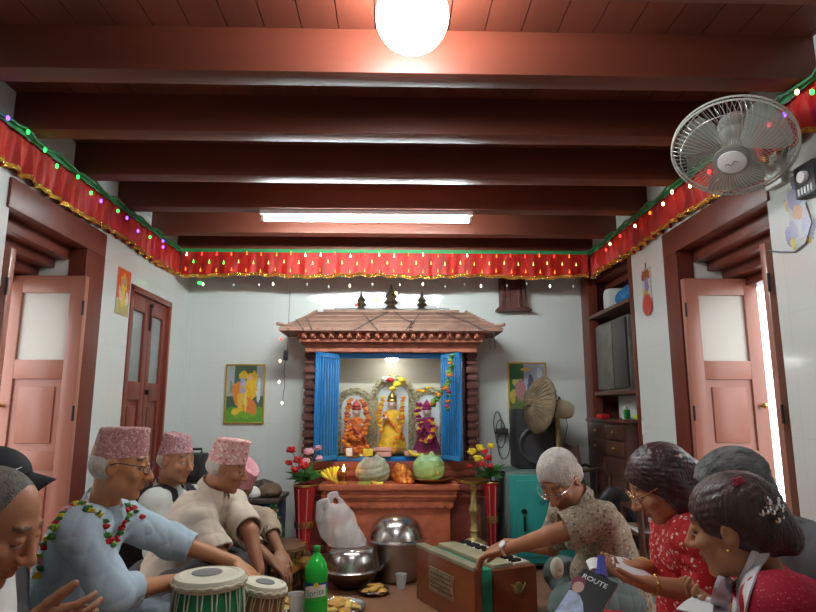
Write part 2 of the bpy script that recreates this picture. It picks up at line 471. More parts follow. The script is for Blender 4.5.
def opening(n, x0, s, y0, y1):
    """thick wall opening: post, stepped lintels, leaves folded back against both jambs"""
    X = lambda d: x0+s*d
    def bx(mb, d0, d1, ya, yb, z0, z1, bev=.004):
        a, b_ = sorted((X(d0), X(d1))); return mb.box((a, ya, z0), (b_, yb, z1), bev=bev)
    struct('trim_%d' % (20+n*10), bx(MB(), -.012, .075, y1-.012, y1+(.18 if n == 0 else .135), 0, 1.80), postwood, True)
    z = 1.838
    for i in range(5):
        d0 = -.012+i*.085 if i == 0 else .073+(i-1)*.075
        struct('trim_%d' % (21+n*10+i), bx(MB(), d0, .073+i*.075, y0-.02 if i == 0 else y0, y1+(.18 if n == 0 else .135) if i == 0 else y1, z-.045 if i else 1.80, 1.925 if i == 0 else 1.84), postwood, True)
        z -= .045 if i else .05
    struct('trim_%d' % (27+n*10), bx(MB(), .005, WT, y0, y1, 0, .065), postwood, True)
    for j, (yy, sg) in enumerate(((y1-.075, 1), (y0+.03, 1))):
        leaf = MB(); o0 = -.05 if n == 0 else -.016; W0, W1 = (o0, o0+.368) if j == 0 else (-.008, .34); zt = 1.645; zb = .075; t = .035
        bx(leaf, W0, W0+.07, yy, yy+t, zb, zt); bx(leaf, W1-.07, W1, yy, yy+t, zb, zt)
        for za, zz in ((zt-.085, zt), (1.145, 1.235), (.73, .81), (zb, zb+.12)): bx(leaf, W0+.068, W1-.068, yy+.001, yy+t-.001, za, zz, .003)
        for za, zz in ((.81, 1.145), (zb+.12, .73)):
            bx(leaf, W0+.068, W1-.068, yy+.012, yy+t-.012, za, zz, 0)
            bx(leaf, W0+.10, W1-.10, yy+.004, yy+t-.004, za+.035, zz-.035, .007)
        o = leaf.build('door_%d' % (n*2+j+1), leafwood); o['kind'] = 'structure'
        g = MB(); bx(g, W0+.069, W1-.069, yy+.014, yy+.020, 1.235, zt-.085, 0); g.build('glass_pane', frost, o, smooth=False)
        hb = MB()
        for zz in (1.45, .95, .3): hb.cyl((X(W0 if j else W0), yy-.004, zz), (X(W0), yy-.004, zz+.07), .006, n=8)
        hb.build('hinge', steel_dark, o)
        if j == 0:
            kb = MB(); kb.cyl((X(W1-.035), yy+.001, 1.02), (X(W1-.035), yy-.02, 1.02), .006).ball((X(W1-.035), yy-.026, 1.02), .014); kb.build('door_knob', brass, o)
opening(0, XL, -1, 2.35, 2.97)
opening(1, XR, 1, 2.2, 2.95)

# closed pair of doors in the left wall
fr = MB()
for y in (3.51, 4.135): fr.box((XL-.09, y, 0), (XL+.006, y+.035, 1.735), bev=.004)
fr.box((XL-.09, 3.51, 1.70), (XL+.006, 4.17, 1.737), bev=.004)
struct('trim_50', fr, doorwood, True)
for j, (ya, yb) in enumerate(((3.546, 3.838), (3.842, 4.134))):
    lf = MB(); x1 = XL-.015; x0 = x1-.035
    lf.box((x0,ya,.03),(x1,ya+.06,1.70),bev=.003).box((x0,yb-.06,.03),(x1,yb,1.70),bev=.003)
    for za, zz in ((1.60,1.70),(1.06,1.17),(.03,.16)): lf.box((x0+.001,ya+.058,za),(x1-.001,yb-.058,zz),bev=.003)
    lf.box((x0+.01,ya+.058,.16),(x1-.014,yb-.058,1.06)); lf.box((x0+.006,ya+.085,.20),(x1-.005,yb-.085,1.02),bev=.006)
    o = lf.build('door_%d' % (5+j), doorwood); o['kind'] = 'structure'
    MB().box((x0+.012,ya+.059,1.17),(x1-.016,yb-.059,1.60)).build('glass_pane', dkglass, o, smooth=False)
    if j == 1:
        bt = MB().cyl((x1+.006,ya+.012,1.66),(x1+.006,ya+.012,1.50),.006).ball((x1+.01,ya+.012,1.66),.014); bt.build('door_bolt', steel_dark, o)
        MB().lathe([(.0,-.016),(.016,-.012),(.018,.006),(.0,.012)], (x1+.012,ya+.03,1.11), axis=(1,0,0)).build('door_knob', steel_dark, o)

# ---- shelf alcove at the far end of the right wall
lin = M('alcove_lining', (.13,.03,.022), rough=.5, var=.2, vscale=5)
al = MB(); al.box((XR+.30,3.53,.02),(XR+.335,4.42,2.05)); al.box((XR+.03,3.53,2.0),(XR+.335,4.42,2.049)); al.box((XR+.03,4.39,.02),(XR+.30,4.419,2.0)); al.box((XR+.03,3.531,.02),(XR+.30,3.555,2.0))
struct('trim_60', al, lin)
fr = MB()
fr.box((XR-.012,4.33,0),(XR+.06,4.495,2.10),bev=.004).box((XR-.004,3.53,0),(XR+.05,3.585,2.05),bev=.004).box((XR-.012,3.50,1.99),(XR+.06,4.34,2.10),bev=.004)
struct('trim_61', fr, postwood, True)
for i in range(2):
    struct('trim_%d' % (62+i), MB().box((XR+.061+i*.08,3.556,1.93-i*.05),(XR+.14+i*.08,4.389,2.0),bev=.004), postwood, True)
shelfwood = M('shelf_wood', (.13,.065,.045), rough=.5, var=.3, vscale=6, vstretch=(1,.15,1))
for i, z in enumerate((1.655, 1.10)):
    o = solo('shelf_board', MB().box((XR-.01 if i == 0 else XR+.0,3.587,z),(XR+.298,4.329,z+.025),bev=.003), shelfwood,
             ['upper brown wooden shelf board in the right wall alcove','lower dark wooden shelf board in the right wall alcove'][i], 'shelf')
    if i == 0: pass

# ================================================================== LAMPS
lamp_white = M('lamp_white', (.85,.85,.85), rough=.4)
tube_em = M('tube_glow', (1,1,1), emit=(.87,.97,.96), estr=155)
t = thing('tube_light', 'long white fluorescent tube glowing under the ceiling beam', 'tube light', (-.147,3.295,2.05))
MB().box((-.752,3.27,2.092),(.458,3.32,2.119),bev=.004).build('housing', lamp_white, t)
for x in (-.735,.441): MB().box((x-.009,3.283,2.058),(x+.009,3.307,2.0925),bev=.003).build('lamp_holder', lamp_white, t)
MB().cyl((-.725,3.295,2.072),(.431,3.295,2.072),.0135,n=14).build('tube', tube_em, t)
bulb_em = M('bulb_glow', (1,1,1), emit=(.93,.97,1.0), estr=50)
t = thing('ceiling_lamp', 'round white lamp with bloom-sized globe glowing at the top of the ceiling', 'ceiling lamp', (.055,1.60,2.02))
MB().lathe([(.03,2.268),(.045,2.279)], (.055,1.60,0)).cyl((.055,1.60,2.20),(.055,1.60,2.27),.014).build('lamp_base', lamp_white, t)
MB().ball((.055,1.60,2.145), .108, n=24).build('globe', bulb_em, t)  # globe widened to take in the bloom of a smaller bulb
def light(name, kind, loc, energy, size=None, col=(1,1,1), rot=(0,0,0), size_y=None, **kw):
    l = bpy.data.lights.new(name, kind); l.energy = energy; l.color = col
    if kind == 'AREA':
        l.shape = 'RECTANGLE' if size_y else 'DISK'; l.size = size
        if size_y: l.size_y = size_y
    elif size is not None and kind != 'SUN': l.shadow_soft_size = size
    o = bpy.data.objects.new(name, l); C.objects.link(o); o.location = loc; o.rotation_euler = rot
    return o
# an unseen lamp added behind the photographer to light people from the front
t = thing('ceiling_lamp', 'added unseen globe lamp behind the viewer', 'ceiling lamp', (0,-.72,2.02))
MB().lathe([(.03,2.268),(.045,2.279)], (0,-.72,0)).cyl((0,-.72,2.15),(0,-.72,2.27),.014).build('lamp_base', lamp_white, t)
MB().ball((0,-.72,2.075), .088, n=20).build('globe', M('rear_fill_glow', (1,1,1), emit=(1,.95,.88), estr=9), t)
# daylight
w = bpy.data.worlds.new('World'); bpy.context.scene.world = w; w.use_nodes = True
w.node_tree.nodes['Background'].inputs[0].default_value = (.93,.97,1.0,1); w.node_tree.nodes['Background'].inputs[1].default_value = 3.0

# ================================================================== VALANCES, FAIRY LIGHTS
redcloth = M('red_satin', (.50,.013,.007), rough=.5, var=.35, vscale=18, vstretch=(1,1,.25), bump=.25, bscale=40, sheen=.0)
greencloth = M('green_ribbon', (.03,.28,.09), rough=.5)
def valance(label, a, b_, zt, zb, nrm, waves, amp, seed):
    a = Vector(a); b_ = Vector(b_); n = Vector(nrm); rng = random.Random(seed); ph = [rng.uniform(0,6.3) for _ in range(6)]
    t = thing('red_valance', label, 'valance', tuple((a+b_)/2+Vector((0,0,zb))))
    Ln = (b_-a).length
    def off(u, v):
        w_ = amp*(.25+.75*v)
        return w_*(math.sin(u*waves*6.283+ph[0]+1.6*math.sin(u*9+ph[1]))+.45*math.sin(u*waves*2.3*6.283+ph[2]+v*1.5))
    def edge(u): return .006*math.sin(u*waves*6.283+ph[3])+.008*math.sin(u*23+ph[4])
    fn = lambda u, v: a+(b_-a)*u+n*(amp+.004+off(u, v))+Vector((0,0,zt+(zb+edge(u)-zt)*v))
    nu = int(Ln/.009)
    MB().grid(fn, nu, 9, th=.0015).build('cloth', redcloth, t)
    g = lambda u, v: fn(u, .88+.13*v)+n*(.004+.0025*math.sin(u*nu*.9))+Vector((0,0,.002*math.sin(u*nu*1.7)))
    MB().grid(g, nu, 3, th=.001).build('gold_fringe', gold, t)
    r = lambda u, v: a+(b_-a)*u+n*(2*amp+.008)+Vector((0,0,zt+.012-.024*v))
    MB().grid(r, 60, 1, th=.002).build('green_ribbon', greencloth, t)
    return t, fn
vL, fL = valance('red satin valance with gold fringe along the left wall', (XL,.4,0), (XL,4.2,0), 2.11, 1.935, (1,0,0), 38, .016, 1)
vR, fR = valance('red satin valance with gold fringe along the right wall', (XR,.4,0), (XR,4.2,0), 2.11, 1.935, (-1,0,0), 38, .016, 2)
vB, fB = valance('red valance with gold fringe hung across the far end', (XL+.05,4.19,0), (XR-.05,4.19,0), 2.118, 1.93, (0,-1,0), 20, .006, 3)

def glow(name, c, s): return M(name, c, emit=c, estr=s)
G = {'green': glow('led_green', (.02,1,.10), 3), 'blue': glow('led_violet', (.14,.05,1), 5), 'red': glow('led_red', (1,.03,.02), 3.5), 'warm': glow('led_warm', (1,.66,.28), 7),
     'orange': glow('led_orange', (1,.17,.02), 2.4), 'yellow': glow('led_yellow', (.75,.8,.20), 1.3), 'white': glow('led_white', (1,.85,.65), 6), 'clear': M('clear_led', (.75,.85,.85), rough=.1)}
wire_g = M('green_wire', (.01,.16,.05), rough=.4)
wire_k = M('dark_wire', (.03,.03,.03), rough=.5)
def bulb(parent, p, c, r=.0075):
    MB().ball(p, (r*.8,r*.8,r*1.2), n=8).build('bulb', G[c], parent)
# left string
t = thing('fairy_light_string', 'green fairy light string clipped along the left valance top', 'fairy lights', (XL+.06,3,2.1))
def side_string(t, X, s, spots):
    pts = []
    for i in range(90):
        y = .5+3.65*i/89; pts.append((X+s*(.058+.004*math.sin(i*1.3)), y, 2.112+.008*math.sin(i*.9)+.005*math.sin(i*2.3)))
    MB().tube(pts, .0065, n=6).build('wire', wire_g, t)
    for px, py, c in spots: bulb(t, PX(px, py, X+s*.072), c, .009)
side_string(t, XL, 1, [(28,132,'green'),(45,150,'green'),(57,166,'green'),(78,177,'green'),(91,193,'green'),(101,201,'blue'),(118,211,'green'),(127,218,'blue'),(138,231,'blue'),(163,241,'blue'),(163,247,'blue'),(150,237,'green'),(8,118,'blue')])
t = thing('fairy_light_string', 'multicoloured fairy light string clipped along the right valance top', 'fairy lights', (XR-.06,3,2.1))
side_string(t, XR, -1, [(797,92,'warm'),(812,92,'green'),(784,115,'blue'),(769,125,'red'),(748,145,'warm'),(723,160,'red'),(709,172,'red'),(690,186,'warm'),(672,192,'warm'),(663,204,'warm'),(650,213,'orange'),(635,226,'warm'),(620,236,'red'),(610,244,'warm'),(606,250,'red')])
# net over the far valance
t = thing('fairy_light_net', 'net of tiny coloured fairy lights over the far valance', 'fairy lights', (0,4.16,1.95))
n = 27; net = MB()
def np_(i, r): return Vector((XL+.09+(XR-XL-.18)*(i+.5*(r % 2))/n, 4.160, [2.092, 2.035, 1.975, 1.925][r]+.004*math.sin(i*2.1+r)))
for i in range(n):
    for r in range(3):
        a = np_(i, r)
        for d in ((0,1) if r % 2 else (-1,0)):
            j = i+d
            if 0 <= j <= n: net.tube([a, np_(j, r+1)], .0012, n=3)
net.build('wire', wire_k, t)
rng = random.Random(4)
for r in range(3):
    for i in range(n):
        p = np_(i, r)+Vector((rng.uniform(-.004,.004), -.008, rng.uniform(-.004,.004)))
        c = [rng.choice(['red','red','orange','white']) if i < n*.3 or i > n*.62 else rng.choice(['orange','warm','red']), 'yellow' if i > 2 else 'green', 'orange'][r]
        MB().lathe([(.0055,0),(.0035,.010),(.0012,.024),(0,.026)], p-Vector((0,0,.014)), 7).build('bulb', G[c], t)
for i in range(17):
    px = 210+i*23+rng.uniform(-7,7)
    p = P(px, 284+rng.uniform(-1,3), 4.158); MB().ball(p, (.006,.006,.011), n=7).build('bulb', G['clear' if i % 3 else 'white'], t)
MB().ball(P(200,283,4.15), (.018,.012,.010), n=10).build('bulb', G['green'], t)
# short string hanging left of the shrine
t = thing('fairy_light_string', 'short warm fairy light string hanging from the left end of the shrine roof', 'fairy lights', P(284,400,4.2))
pts = [P(290,283,4.17),P(289,315,4.15),P(288,345,4.1),P(286,356,4.15),P(284,372,4.2),P(285,385,4.2),P(283,396,4.2),P(283,405,4.2)]
MB().tube(pts, .0022, n=5).build('wire', wire_k, t)
MB().box(tuple(P(283,356,4.15)-Vector((0,0,.03))), tuple(P(288,350,4.15)+Vector((0,.02,.0))), bev=.004).build('plug', steel_dark, t)
for px, py, c in ((281,339,'red'),(280,361,'warm'),(279,382,'white'),(282,403,'white')): bulb(t, P(px, py, 4.18), c, .009)
# ================================================================== SHRINE
terra = M('shrine_roof_clay', (.31,.18,.135), rough=.6, var=.2, vscale=14, bump=.35, bscale=90)
terra2 = M('shrine_cornice_clay', (.44,.15,.09), rough=.6, var=.25, vscale=20, bump=.4, bscale=110)
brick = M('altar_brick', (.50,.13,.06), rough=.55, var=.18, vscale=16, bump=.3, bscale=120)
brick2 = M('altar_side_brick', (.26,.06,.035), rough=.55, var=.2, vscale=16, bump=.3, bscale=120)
carve = M('carved_dark_wood', (.13,.045,.035), rough=.5, var=.3, vscale=40, bump=.5, bscale=150)
bluep = M('blue_gate_paint', (.02,.20,.52), rough=.35, var=.12, vscale=12)
cream = M('shrine_cream', (.52,.50,.41), rough=.35, var=.08, vscale=4)
silverc = M('carved_silver_gilt', (.42,.38,.24), rough=.42, metal=.55, var=.45, vscale=60, bump=1.0, bscale=170)
mirror = M('pale_niche', (.62,.68,.72), rough=.25, var=.08, vscale=8)
bronze = M('dark_bronze', (.16,.13,.09), rough=.4, metal=.8, var=.4, vscale=40)
sh = thing('shrine', 'carved red brick shrine with sloping roof and brown columns at the far wall', 'shrine', (-.01,4.2,0))
CX = -.005
# platform
pf = MB(); pf.box((CX-.405,4.03,0),(CX+.385,4.47,.40),bev=.004)
for i,(w_,z0,z1) in enumerate(((.42,.40,.425),(.435,.425,.445),(.445,.445,.468),(.46,.492,.528))): pf.box((CX-w_,4.03-(w_-.405)*.9,z0),(CX+w_-.02,4.47,z1),bev=.005)
pf.box((CX-.44,4.0,.466),(CX+.42,4.47,.494))
pf.box((CX-.43,4.01,0),(CX+.41,4.46,.05),bev=.004)
pf.build('platform', brick, sh)
sc_ = MB()
for i in range(15):      # scalloped hanging border
    x = CX-.385+i*.0545
    sc_.lathe([(.001,-.012),(.018,-.009),(.0285,0),(.0285,.004),(.001,.006)], (x,4.014,.404), n=14, axis=(0,-1,0), sy=1.0)
sc_.build('scalloped_border', brick, sh)
dn = MB()
for i in range(34): dn.box((CX-.43+i*.0255,3.988,.472),(CX-.43+i*.0255+.015,4.004,.488),bev=.002)
dn.build('bead_row', brick, sh)
for s in (-1,1):
    wg = MB(); a, b_ = sorted((CX+s*.385, CX+s*.60))
    wg.box((a,4.13,0),(b_,4.47,.40),bev=.004)
    for k,(e,z0,z1) in enumerate(((.01,.40,.43),(.025,.43,.45),(.012,.45,.475),(.03,.475,.51),(.01,.1,.13),(.02,0,.08))): wg.box((a-(e if s<0 else 0),4.13-e,z0),(b_+(e if s>0 else 0),4.465,z1),bev=.004)
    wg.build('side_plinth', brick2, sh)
# back base of the niche, columns
nb = MB(); nb.box((CX-.60,4.19,.51),(CX+.60,4.465,.56),bev=.004).box((CX-.58,4.17,.56),(CX+.58,4.465,.60),bev=.006).box((CX-.60,4.18,.60),(CX+.60,4.465,.655),bev=.004)
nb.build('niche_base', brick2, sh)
for s in (-1,1):
    c = MB(); x = CX+s*.575; z = .655; k = 0
    while z < 1.44:
        hh = [.03,.018,.045,.018][k % 4]; e = [.036,.028,.040,.026][k % 4]
        c.box((x-e,4.30-e,z),(x+e,4.30+e,min(1.45,z+hh)),bev=.006); z += hh; k += 1
    c.box((x-.03,4.30,.655),(x+.03,4.465,1.45))
    c.build('column', carve, sh)
    c = MB(); x = CX+s*.515; z = .655; k = 0
    while z < 1.44:
        c.box((x-.014,4.31,z),(x+.014,4.34,z+.028),bev=.005); z += .03
    c.build('column', carve, sh)
# interior
it = MB(); it.box((CX-.505,4.455,.655),(CX+.505,4.47,1.40)).box((CX-.50,4.27,.655),(CX+.50,4.456,.675)).box((CX-.505,4.27,.655),(CX-.492,4.455,1.40)).box((CX+.492,4.27,.655),(CX+.505,4.455,1.40)).box((CX-.505,4.25,1.385),(CX+.505,4.47,1.45))
it.build('niche_interior', cream, sh, smooth=False)
MB().box((-.40,4.412,.69),(.385,4.4555,1.09)).build('arch_backing', silverc, sh)
# three arches
def arch(cx_, w_, z0, z1, y, th, rim):
    """arched frame: outer half width w_, inner w_-rim"""
    pts_o = [(cx_-w_, z0)]+[(cx_-w_*math.cos(a), z1-w_*1.0+w_*math.sin(a)) for a in [PI*i/16 for i in range(17)]]+[(cx_+w_, z0)]
    wi = w_-rim
    pts_i = [(cx_-wi, z0)]+[(cx_-wi*math.cos(a), z1-w_+wi*math.sin(a)) for a in [PI*i/16 for i in range(17)]]+[(cx_+wi, z0)]
    m = MB(); n = len(pts_o); vs = []
    for (x, z) in pts_o: vs += [(x, y, z), (x, y+th, z)]
    for (x, z) in pts_i: vs += [(x, y, z), (x, y+th, z)]
    o = 2*n; fs = []
    for i in range(n-1):
        a, b_ = 2*i, 2*i+2
        fs += [(a, b_, o+b_, o+a), (a+1, o+a+1, o+b_+1, b_+1), (a, a+1, b_+1, b_), (o+a, o+b_, o+b_+1, o+a+1)]
    fs += [(0, o, o+1, 1), (2*n-2, 2*n-1, o+2*n-1, o+2*n-2)]
    m.add(vs, fs)
    for i, (x, z) in enumerate(pts_o[1:-1]): m.ball((x*.5+pts_i[i+1][0]*.5, y-.004, z*.5+pts_i[i+1][1]*.5), (.013,.007,.013), n=7)
    return m
for cx_, w_, zt in ((-.27,.145,1.16),(CX+.015,.165,1.255),(.265,.135,1.165)):
    a = arch(cx_, w_, .70, zt, 4.395 if w_ < .16 else 4.383, .05 if w_ < .16 else .06, .055).build('arch_frame', silverc, sh)
    wi = w_-.055
    pn = [(cx_-wi, .70)]+[(cx_-wi*math.cos(q), zt-w_+wi*math.sin(q)) for q in [PI*i/14 for i in range(15)]]+[(cx_+wi, .70)]
    m = MB(); m.add([(x, 4.400, z) for x, z in pn]+[(x, 4.411, z) for x, z in pn], [tuple(range(len(pn))), tuple(range(len(pn), 2*len(pn)))[::-1]])
    m.build('niche_panel', mirror, sh, smooth=False)
lb = MB(); lb.lathe([(.05,.018),(.05,0)], (.0,4.30,1.366), n=20).build('lamp_holder', lamp_white, sh)
MB().ball((.0,4.30,1.362), (.046,.046,.026), n=16).build('niche_lamp', M('niche_lamp_glow', (1,1,1), emit=(1,.97,.9), estr=26), sh)
# cornice and roof
rf = MB()
def ring(x, y0, z0, z1, ex=0):
    rf.box((CX-x, y0, z0), (CX+x, 4.47, z1), bev=.006)
rf.cur = None
co_ = MB(); co_.box((CX-.60,4.185,1.398),(CX+.60,4.46,1.45),bev=.004)
for (x, y0, z0, z1) in ((.60,4.18,1.448,1.462),(.635,4.13,1.462,1.482),(.68,4.085,1.522,1.54)): co_.box((CX-x,y0,z0),(CX+x,4.47,z1),bev=.004)
co_.box((CX-.635,4.14,1.481),(CX+.635,4.465,1.531))
de = co_
for i in range(20):
    x = CX-.617+i*.0625
    de.box((x,4.100,1.484),(x+.036,4.145,1.524),bev=.009).box((x+.008,4.086,1.494),(x+.028,4.11,1.518),bev=.006)
for i in range(5):
    for s in (-1,1): de.box((CX+s*.645-.012,4.18+i*.055,1.492),(CX+s*.645+.012,4.21+i*.055,1.527),bev=.004)
co_.build('cornice', terra2, sh)
# sloping roof, hipped
ro = MB()
e = .765; y0 = 4.06; z0 = 1.532; t_ = .545; y1 = 4.30; z1 = 1.70
ro.add([(CX-e,y0,z0),(CX+e,y0,z0),(CX+e,4.47,z0),(CX-e,4.47,z0),(CX-e,y0,z0+.022),(CX+e,y0,z0+.022),(CX+e,4.47,z0+.022),(CX-e,4.47,z0+.022),
        (CX-t_,y1,z1),(CX+t_,y1,z1),(CX+t_,4.47,z1),(CX-t_,4.47,z1)],
       [(0,3,2,1),(0,1,5,4),(1,2,6,5),(2,3,7,6),(3,0,4,7),(4,5,9,8),(5,6,10,9),(6,7,11,10),(7,4,8,11),(8,9,10,11)])
for s in (-1,1):    # corner hips curling up, tile ridges
    ro.tube([(CX+s*(t_-.005),y1,z1+.004),(CX+s*(e-.06),y0+.03,z0+.034),(CX+s*(e+.012),y0-.012,z0+.045)], .012, n=8)
for i in range(3):
    u = (i+1)/4; ro.box((CX-(e+(t_-e)*u)-.004, y0+(y1-y0)*u-.006, z0+.022+(z1-z0-.022)*u-.004), (CX+(e+(t_-e)*u)+.004, y0+(y1-y0)*u+.01, z0+.022+(z1-z0-.022)*u+.005), bev=.003)
ro.box((CX-t_+.05,4.31,z1),(CX+t_-.05,4.46,z1+.02),bev=.004)
ro.build('roof', terra, sh)
rb = MB()
for s in (-1,1):
    for k in range(4):
        x = CX+s*(.70-.10*k); rb.tube([(x,y0-.004,z0+.012),(x-s*.05,y0+.07,z0+.055)], .007, n=6)
rb.build('hip_rib', terra2, sh)
for px, sc2 in ((361,.95),(391,1.3),(422,.95)):
    x = P(px,300,4.36).x; q = sc2
    MB().lathe([(.035*q,0),(.05*q,.008*q),(.03*q,.02*q),(.02*q,.035*q),(.042*q,.048*q),(.03*q,.062*q),(.022*q,.07*q),(.034*q,.085*q),(.026*q,.10*q),(.012*q,.115*q),(.008*q,.14*q),(0,.16*q)], (x,4.38,1.72), n=14).build('finial', bronze, sh)
# blue gate: frame and two leaves swung open towards the room
gf = MB(); gf.box((CX-.50,4.235,1.36),(CX+.495,4.265,1.395),bev=.003).box((CX-.50,4.235,.655),(CX+.495,4.265,.685),bev=.003)
for x in (CX-.50,CX+.465): gf.box((x,4.235,.655),(x+.03,4.265,1.39),bev=.003)
gf.build('gate_frame', bluep, sh)
for s, hx, hy, ex, ey in ((-1,-.372,4.20,-.497,3.965),(1,.347,4.20,.452,3.965)):
    a = Vector((hx,hy,0)); b_ = Vector((ex,ey,0)); d = (b_-a).normalized(); nrm = Vector((-d.y,d.x,0)); ln = (b_-a).length
    Tm = Matrix((d,nrm,Vector((0,0,1)))).transposed().to_4x4(); Tm.translation = a
    g = MB(); g.box((0,-.008,.672),(ln,.008,.70),Tm,.002).box((0,-.008,1.352),(ln,.008,1.38),Tm,.002); g.box((0,-.008,.672),(.02,.008,1.38),Tm,.002).box((ln-.02,-.008,.672),(ln,.008,1.38),Tm,.002)
    o = g.build('gate_leaf', bluep, sh)
    for k in range(7):
        x = .02+(ln-.04)*(k+.5)/7
        MB().box((x-.0055,-.007,.70),(x+.0055,.007,1.352),Tm,.003).build('gate_bar', bluep, o)
# idols, each one a thing
skin_i = M('idol_pale', (.62,.50,.42), rough=.4)
def idol(label, x, y, zb, h, robe, robe2, crown, grp=None):
    t = thing('deity_statue', label, 'statue', (x,y,zb))
    MB().lathe([(.08*h/.3,0),(.085*h/.3,.012),(.07*h/.3,.03),(.06*h/.3,.035)], (x,y,zb), n=20).build('pedestal', brass, t)
    s = h/.34
    rb_ = MB(); prof = [(.075,.03),(.08,.05),(.066,.10),(.05,.15),(.042,.18),(.052,.215),(.045,.24),(.018,.252)]
    n = 36; vs = []; fs = []
    for r, z in prof:
        for k in range(n):
            a = 2*PI*k/n; rr = r*(1+.08*math.sin(9*a)*max(0,1-z/.2)); vs.append((x+rr*math.cos(a)*s*1.05, y+rr*math.sin(a)*s*.62, zb+z*s))
    for i in range(len(prof)-1):
        for k in range(n): k2 = (k+1) % n; fs.append((i*n+k,i*n+k2,(i+1)*n+k2,(i+1)*n+k))
    rb_.add(vs, fs); rb_.build('robe', robe, t)
    bd = Vol((x-.12*s,y-.08*s,zb+.14*s),(x+.12*s,y+.06*s,zb+.36*s),.004)
    c = lambda a,b,z: (x+a*s,y+b*s,zb+z*s)
    bd.ell(c(0,0,.285),(.026*s,.027*s,.032*s),k=.004).cap(c(0,0,.24),c(0,0,.265),.011*s).ell(c(0,0,.21),(.044*s,.026*s,.04*s))
    bd.ell(c(0,-.027,.281),(.005*s,.006*s,.008*s),k=.003)
    for q in (-1,1): bd.cap(c(q*.045,0,.235),c(q*.066,-.012,.19),.012*s,.010*s).cap(c(q*.066,-.012,.19),c(q*.04,-.05,.20),.010*s,.008*s).ell(c(q*.036,-.055,.204),.010*s)
    bd.build('body', skin_i, t)
    MB().lathe([(.028,.298),(.034,.306),(.026,.315),(.030,.325),(.016,.345),(.006,.36),(0,.37)], (0,0,0), n=16, mat=Matrix.Translation((x,y,zb)) @ Matrix.Scale(s,4)).build('crown', crown, t)
    sash = MB(); pts = [c(-.05,-.03,.225), c(-.01,-.05,.18), c(.05,-.045,.12), c(.07,-.03,.07)]
    sash.tube(pts, .010*s, n=7); sash.build('sash', robe2, t)
    return t
orange_c = M('orange_robe', (.62,.16,.03), rough=.6, var=.4, vscale=50, bump=.4, bscale=120)
red_c = M('red_brocade', (.42,.06,.04), rough=.5, var=.4, vscale=60, bump=.4, bscale=150)
yel_c = M('yellow_robe', (.80,.50,.04), rough=.5, var=.2, vscale=40, bump=.3, bscale=100)
pur_c = M('purple_robe', (.20,.015,.09), rough=.5, var=.4, vscale=40, bump=.3, bscale=100)
marig = M('marigold_orange', (.85,.28,.02), rough=.7, bump=.8, bscale=260)
marig_y = M('marigold_yellow', (.88,.66,.04), rough=.7, bump=.8, bscale=260)
redrose = M('rose_red', (.55,.012,.02), rough=.6, bump=.6, bscale=160)
pinkfl = M('pink_flower', (.75,.38,.45), rough=.7, bump=.6, bscale=160)
leaf_m = M('leaf_green', (.05,.18,.035), rough=.5, var=.4, vscale=30)
magenta_fl = M('magenta_flower', (.30,.015,.11), rough=.7, bump=.8, bscale=260)
white_fl = M('white_flower', (.80,.78,.70), rough=.7, bump=.6, bscale=200)
zi = .676
idol('small deity statue in orange robe in the left arch of the shrine', P(356,440,4.33).x, 4.33, zi, .37, orange_c, red_c, red_c)
idol('deity statue in yellow robe in the middle arch of the shrine', P(392,440,4.33).x, 4.33, zi+.03, .40, yel_c, orange_c, brass)
idol('deity statue in purple robe in the right arch of the shrine', P(427,440,4.33).x, 4.33, zi, .37, pur_c, magenta_fl, magenta_fl)
def bloom(mb, p, r, rng, n=9):
    mb.ball(p, (r*.72,r*.72,r*.6), n=8)
    for k in range(n):
        a = 2*PI*k/n+rng.uniform(-.2,.2); e = rng.uniform(-.5,.7)
        q = Vector(p)+Vector((math.cos(a)*math.cos(e), math.sin(a)*math.cos(e)*.8, math.sin(e)))*r*.62
        mb.ball(q, (r*.38,r*.38,r*.3), n=6)
def garland(label, paths, cat='garland', y=None):
    """paths: (list of points, count, radius, material)"""
    rng = random.Random(len(label)); p0 = Vector(paths[0][0][0])
    t = thing('flower_garland', label, cat, tuple(p0))
    for pts, cnt, r, mt in paths:
        pts = [Vector(p) for p in pts]
        def at(u):
            f = u*(len(pts)-1); i = min(int(f), len(pts)-2); f -= i; return pts[i].lerp(pts[i+1], f)
        MB().tube([at(i/12) for i in range(13)], .002, n=5).build('string', leaf_m, t)
        for k in range(cnt):
            m = MB(); bloom(m, at(k/max(1,cnt-1))+Vector((rng.uniform(-1,1),rng.uniform(-1,0),rng.uniform(-1,1)))*r*.3, r*rng.uniform(.85,1.15), rng, 7)
            mm = mt[k % len(mt)] if isinstance(mt, (list,tuple)) else mt
            m.build('flower', mm, t)
    return t
Q = lambda px,py,Y: P(px,py,Y)
garland('orange marigold garland around the left deity statue', [([Q(350,400,4.27),Q(346,420,4.25),Q(352,438,4.25),Q(364,436,4.25),Q(368,418,4.25),Q(362,400,4.27)],46,.022,[marig,marig,red_c,orange_c]),([Q(348,428,4.24),Q(344,442,4.23),Q(352,450,4.23),Q(366,446,4.23)],14,.022,[marig,orange_c])])
garland('yellow and orange marigold garland around the middle deity statue', [([Q(383,398,4.26),Q(378,415,4.25),Q(382,432,4.25)],16,.02,[marig_y,marig]),([Q(403,398,4.26),Q(402,420,4.25),Q(397,438,4.24),Q(394,452,4.24)],24,.021,[marig,marig,marig_y])])
garland('yellow red and white flower cluster over the middle arch', [([Q(385,380,4.36),Q(391,381,4.35),Q(397,383,4.34)],3,.036,[white_fl,redrose,marig_y]),([Q(394,389,4.34),Q(401,379,4.34)],2,.032,marig_y)])
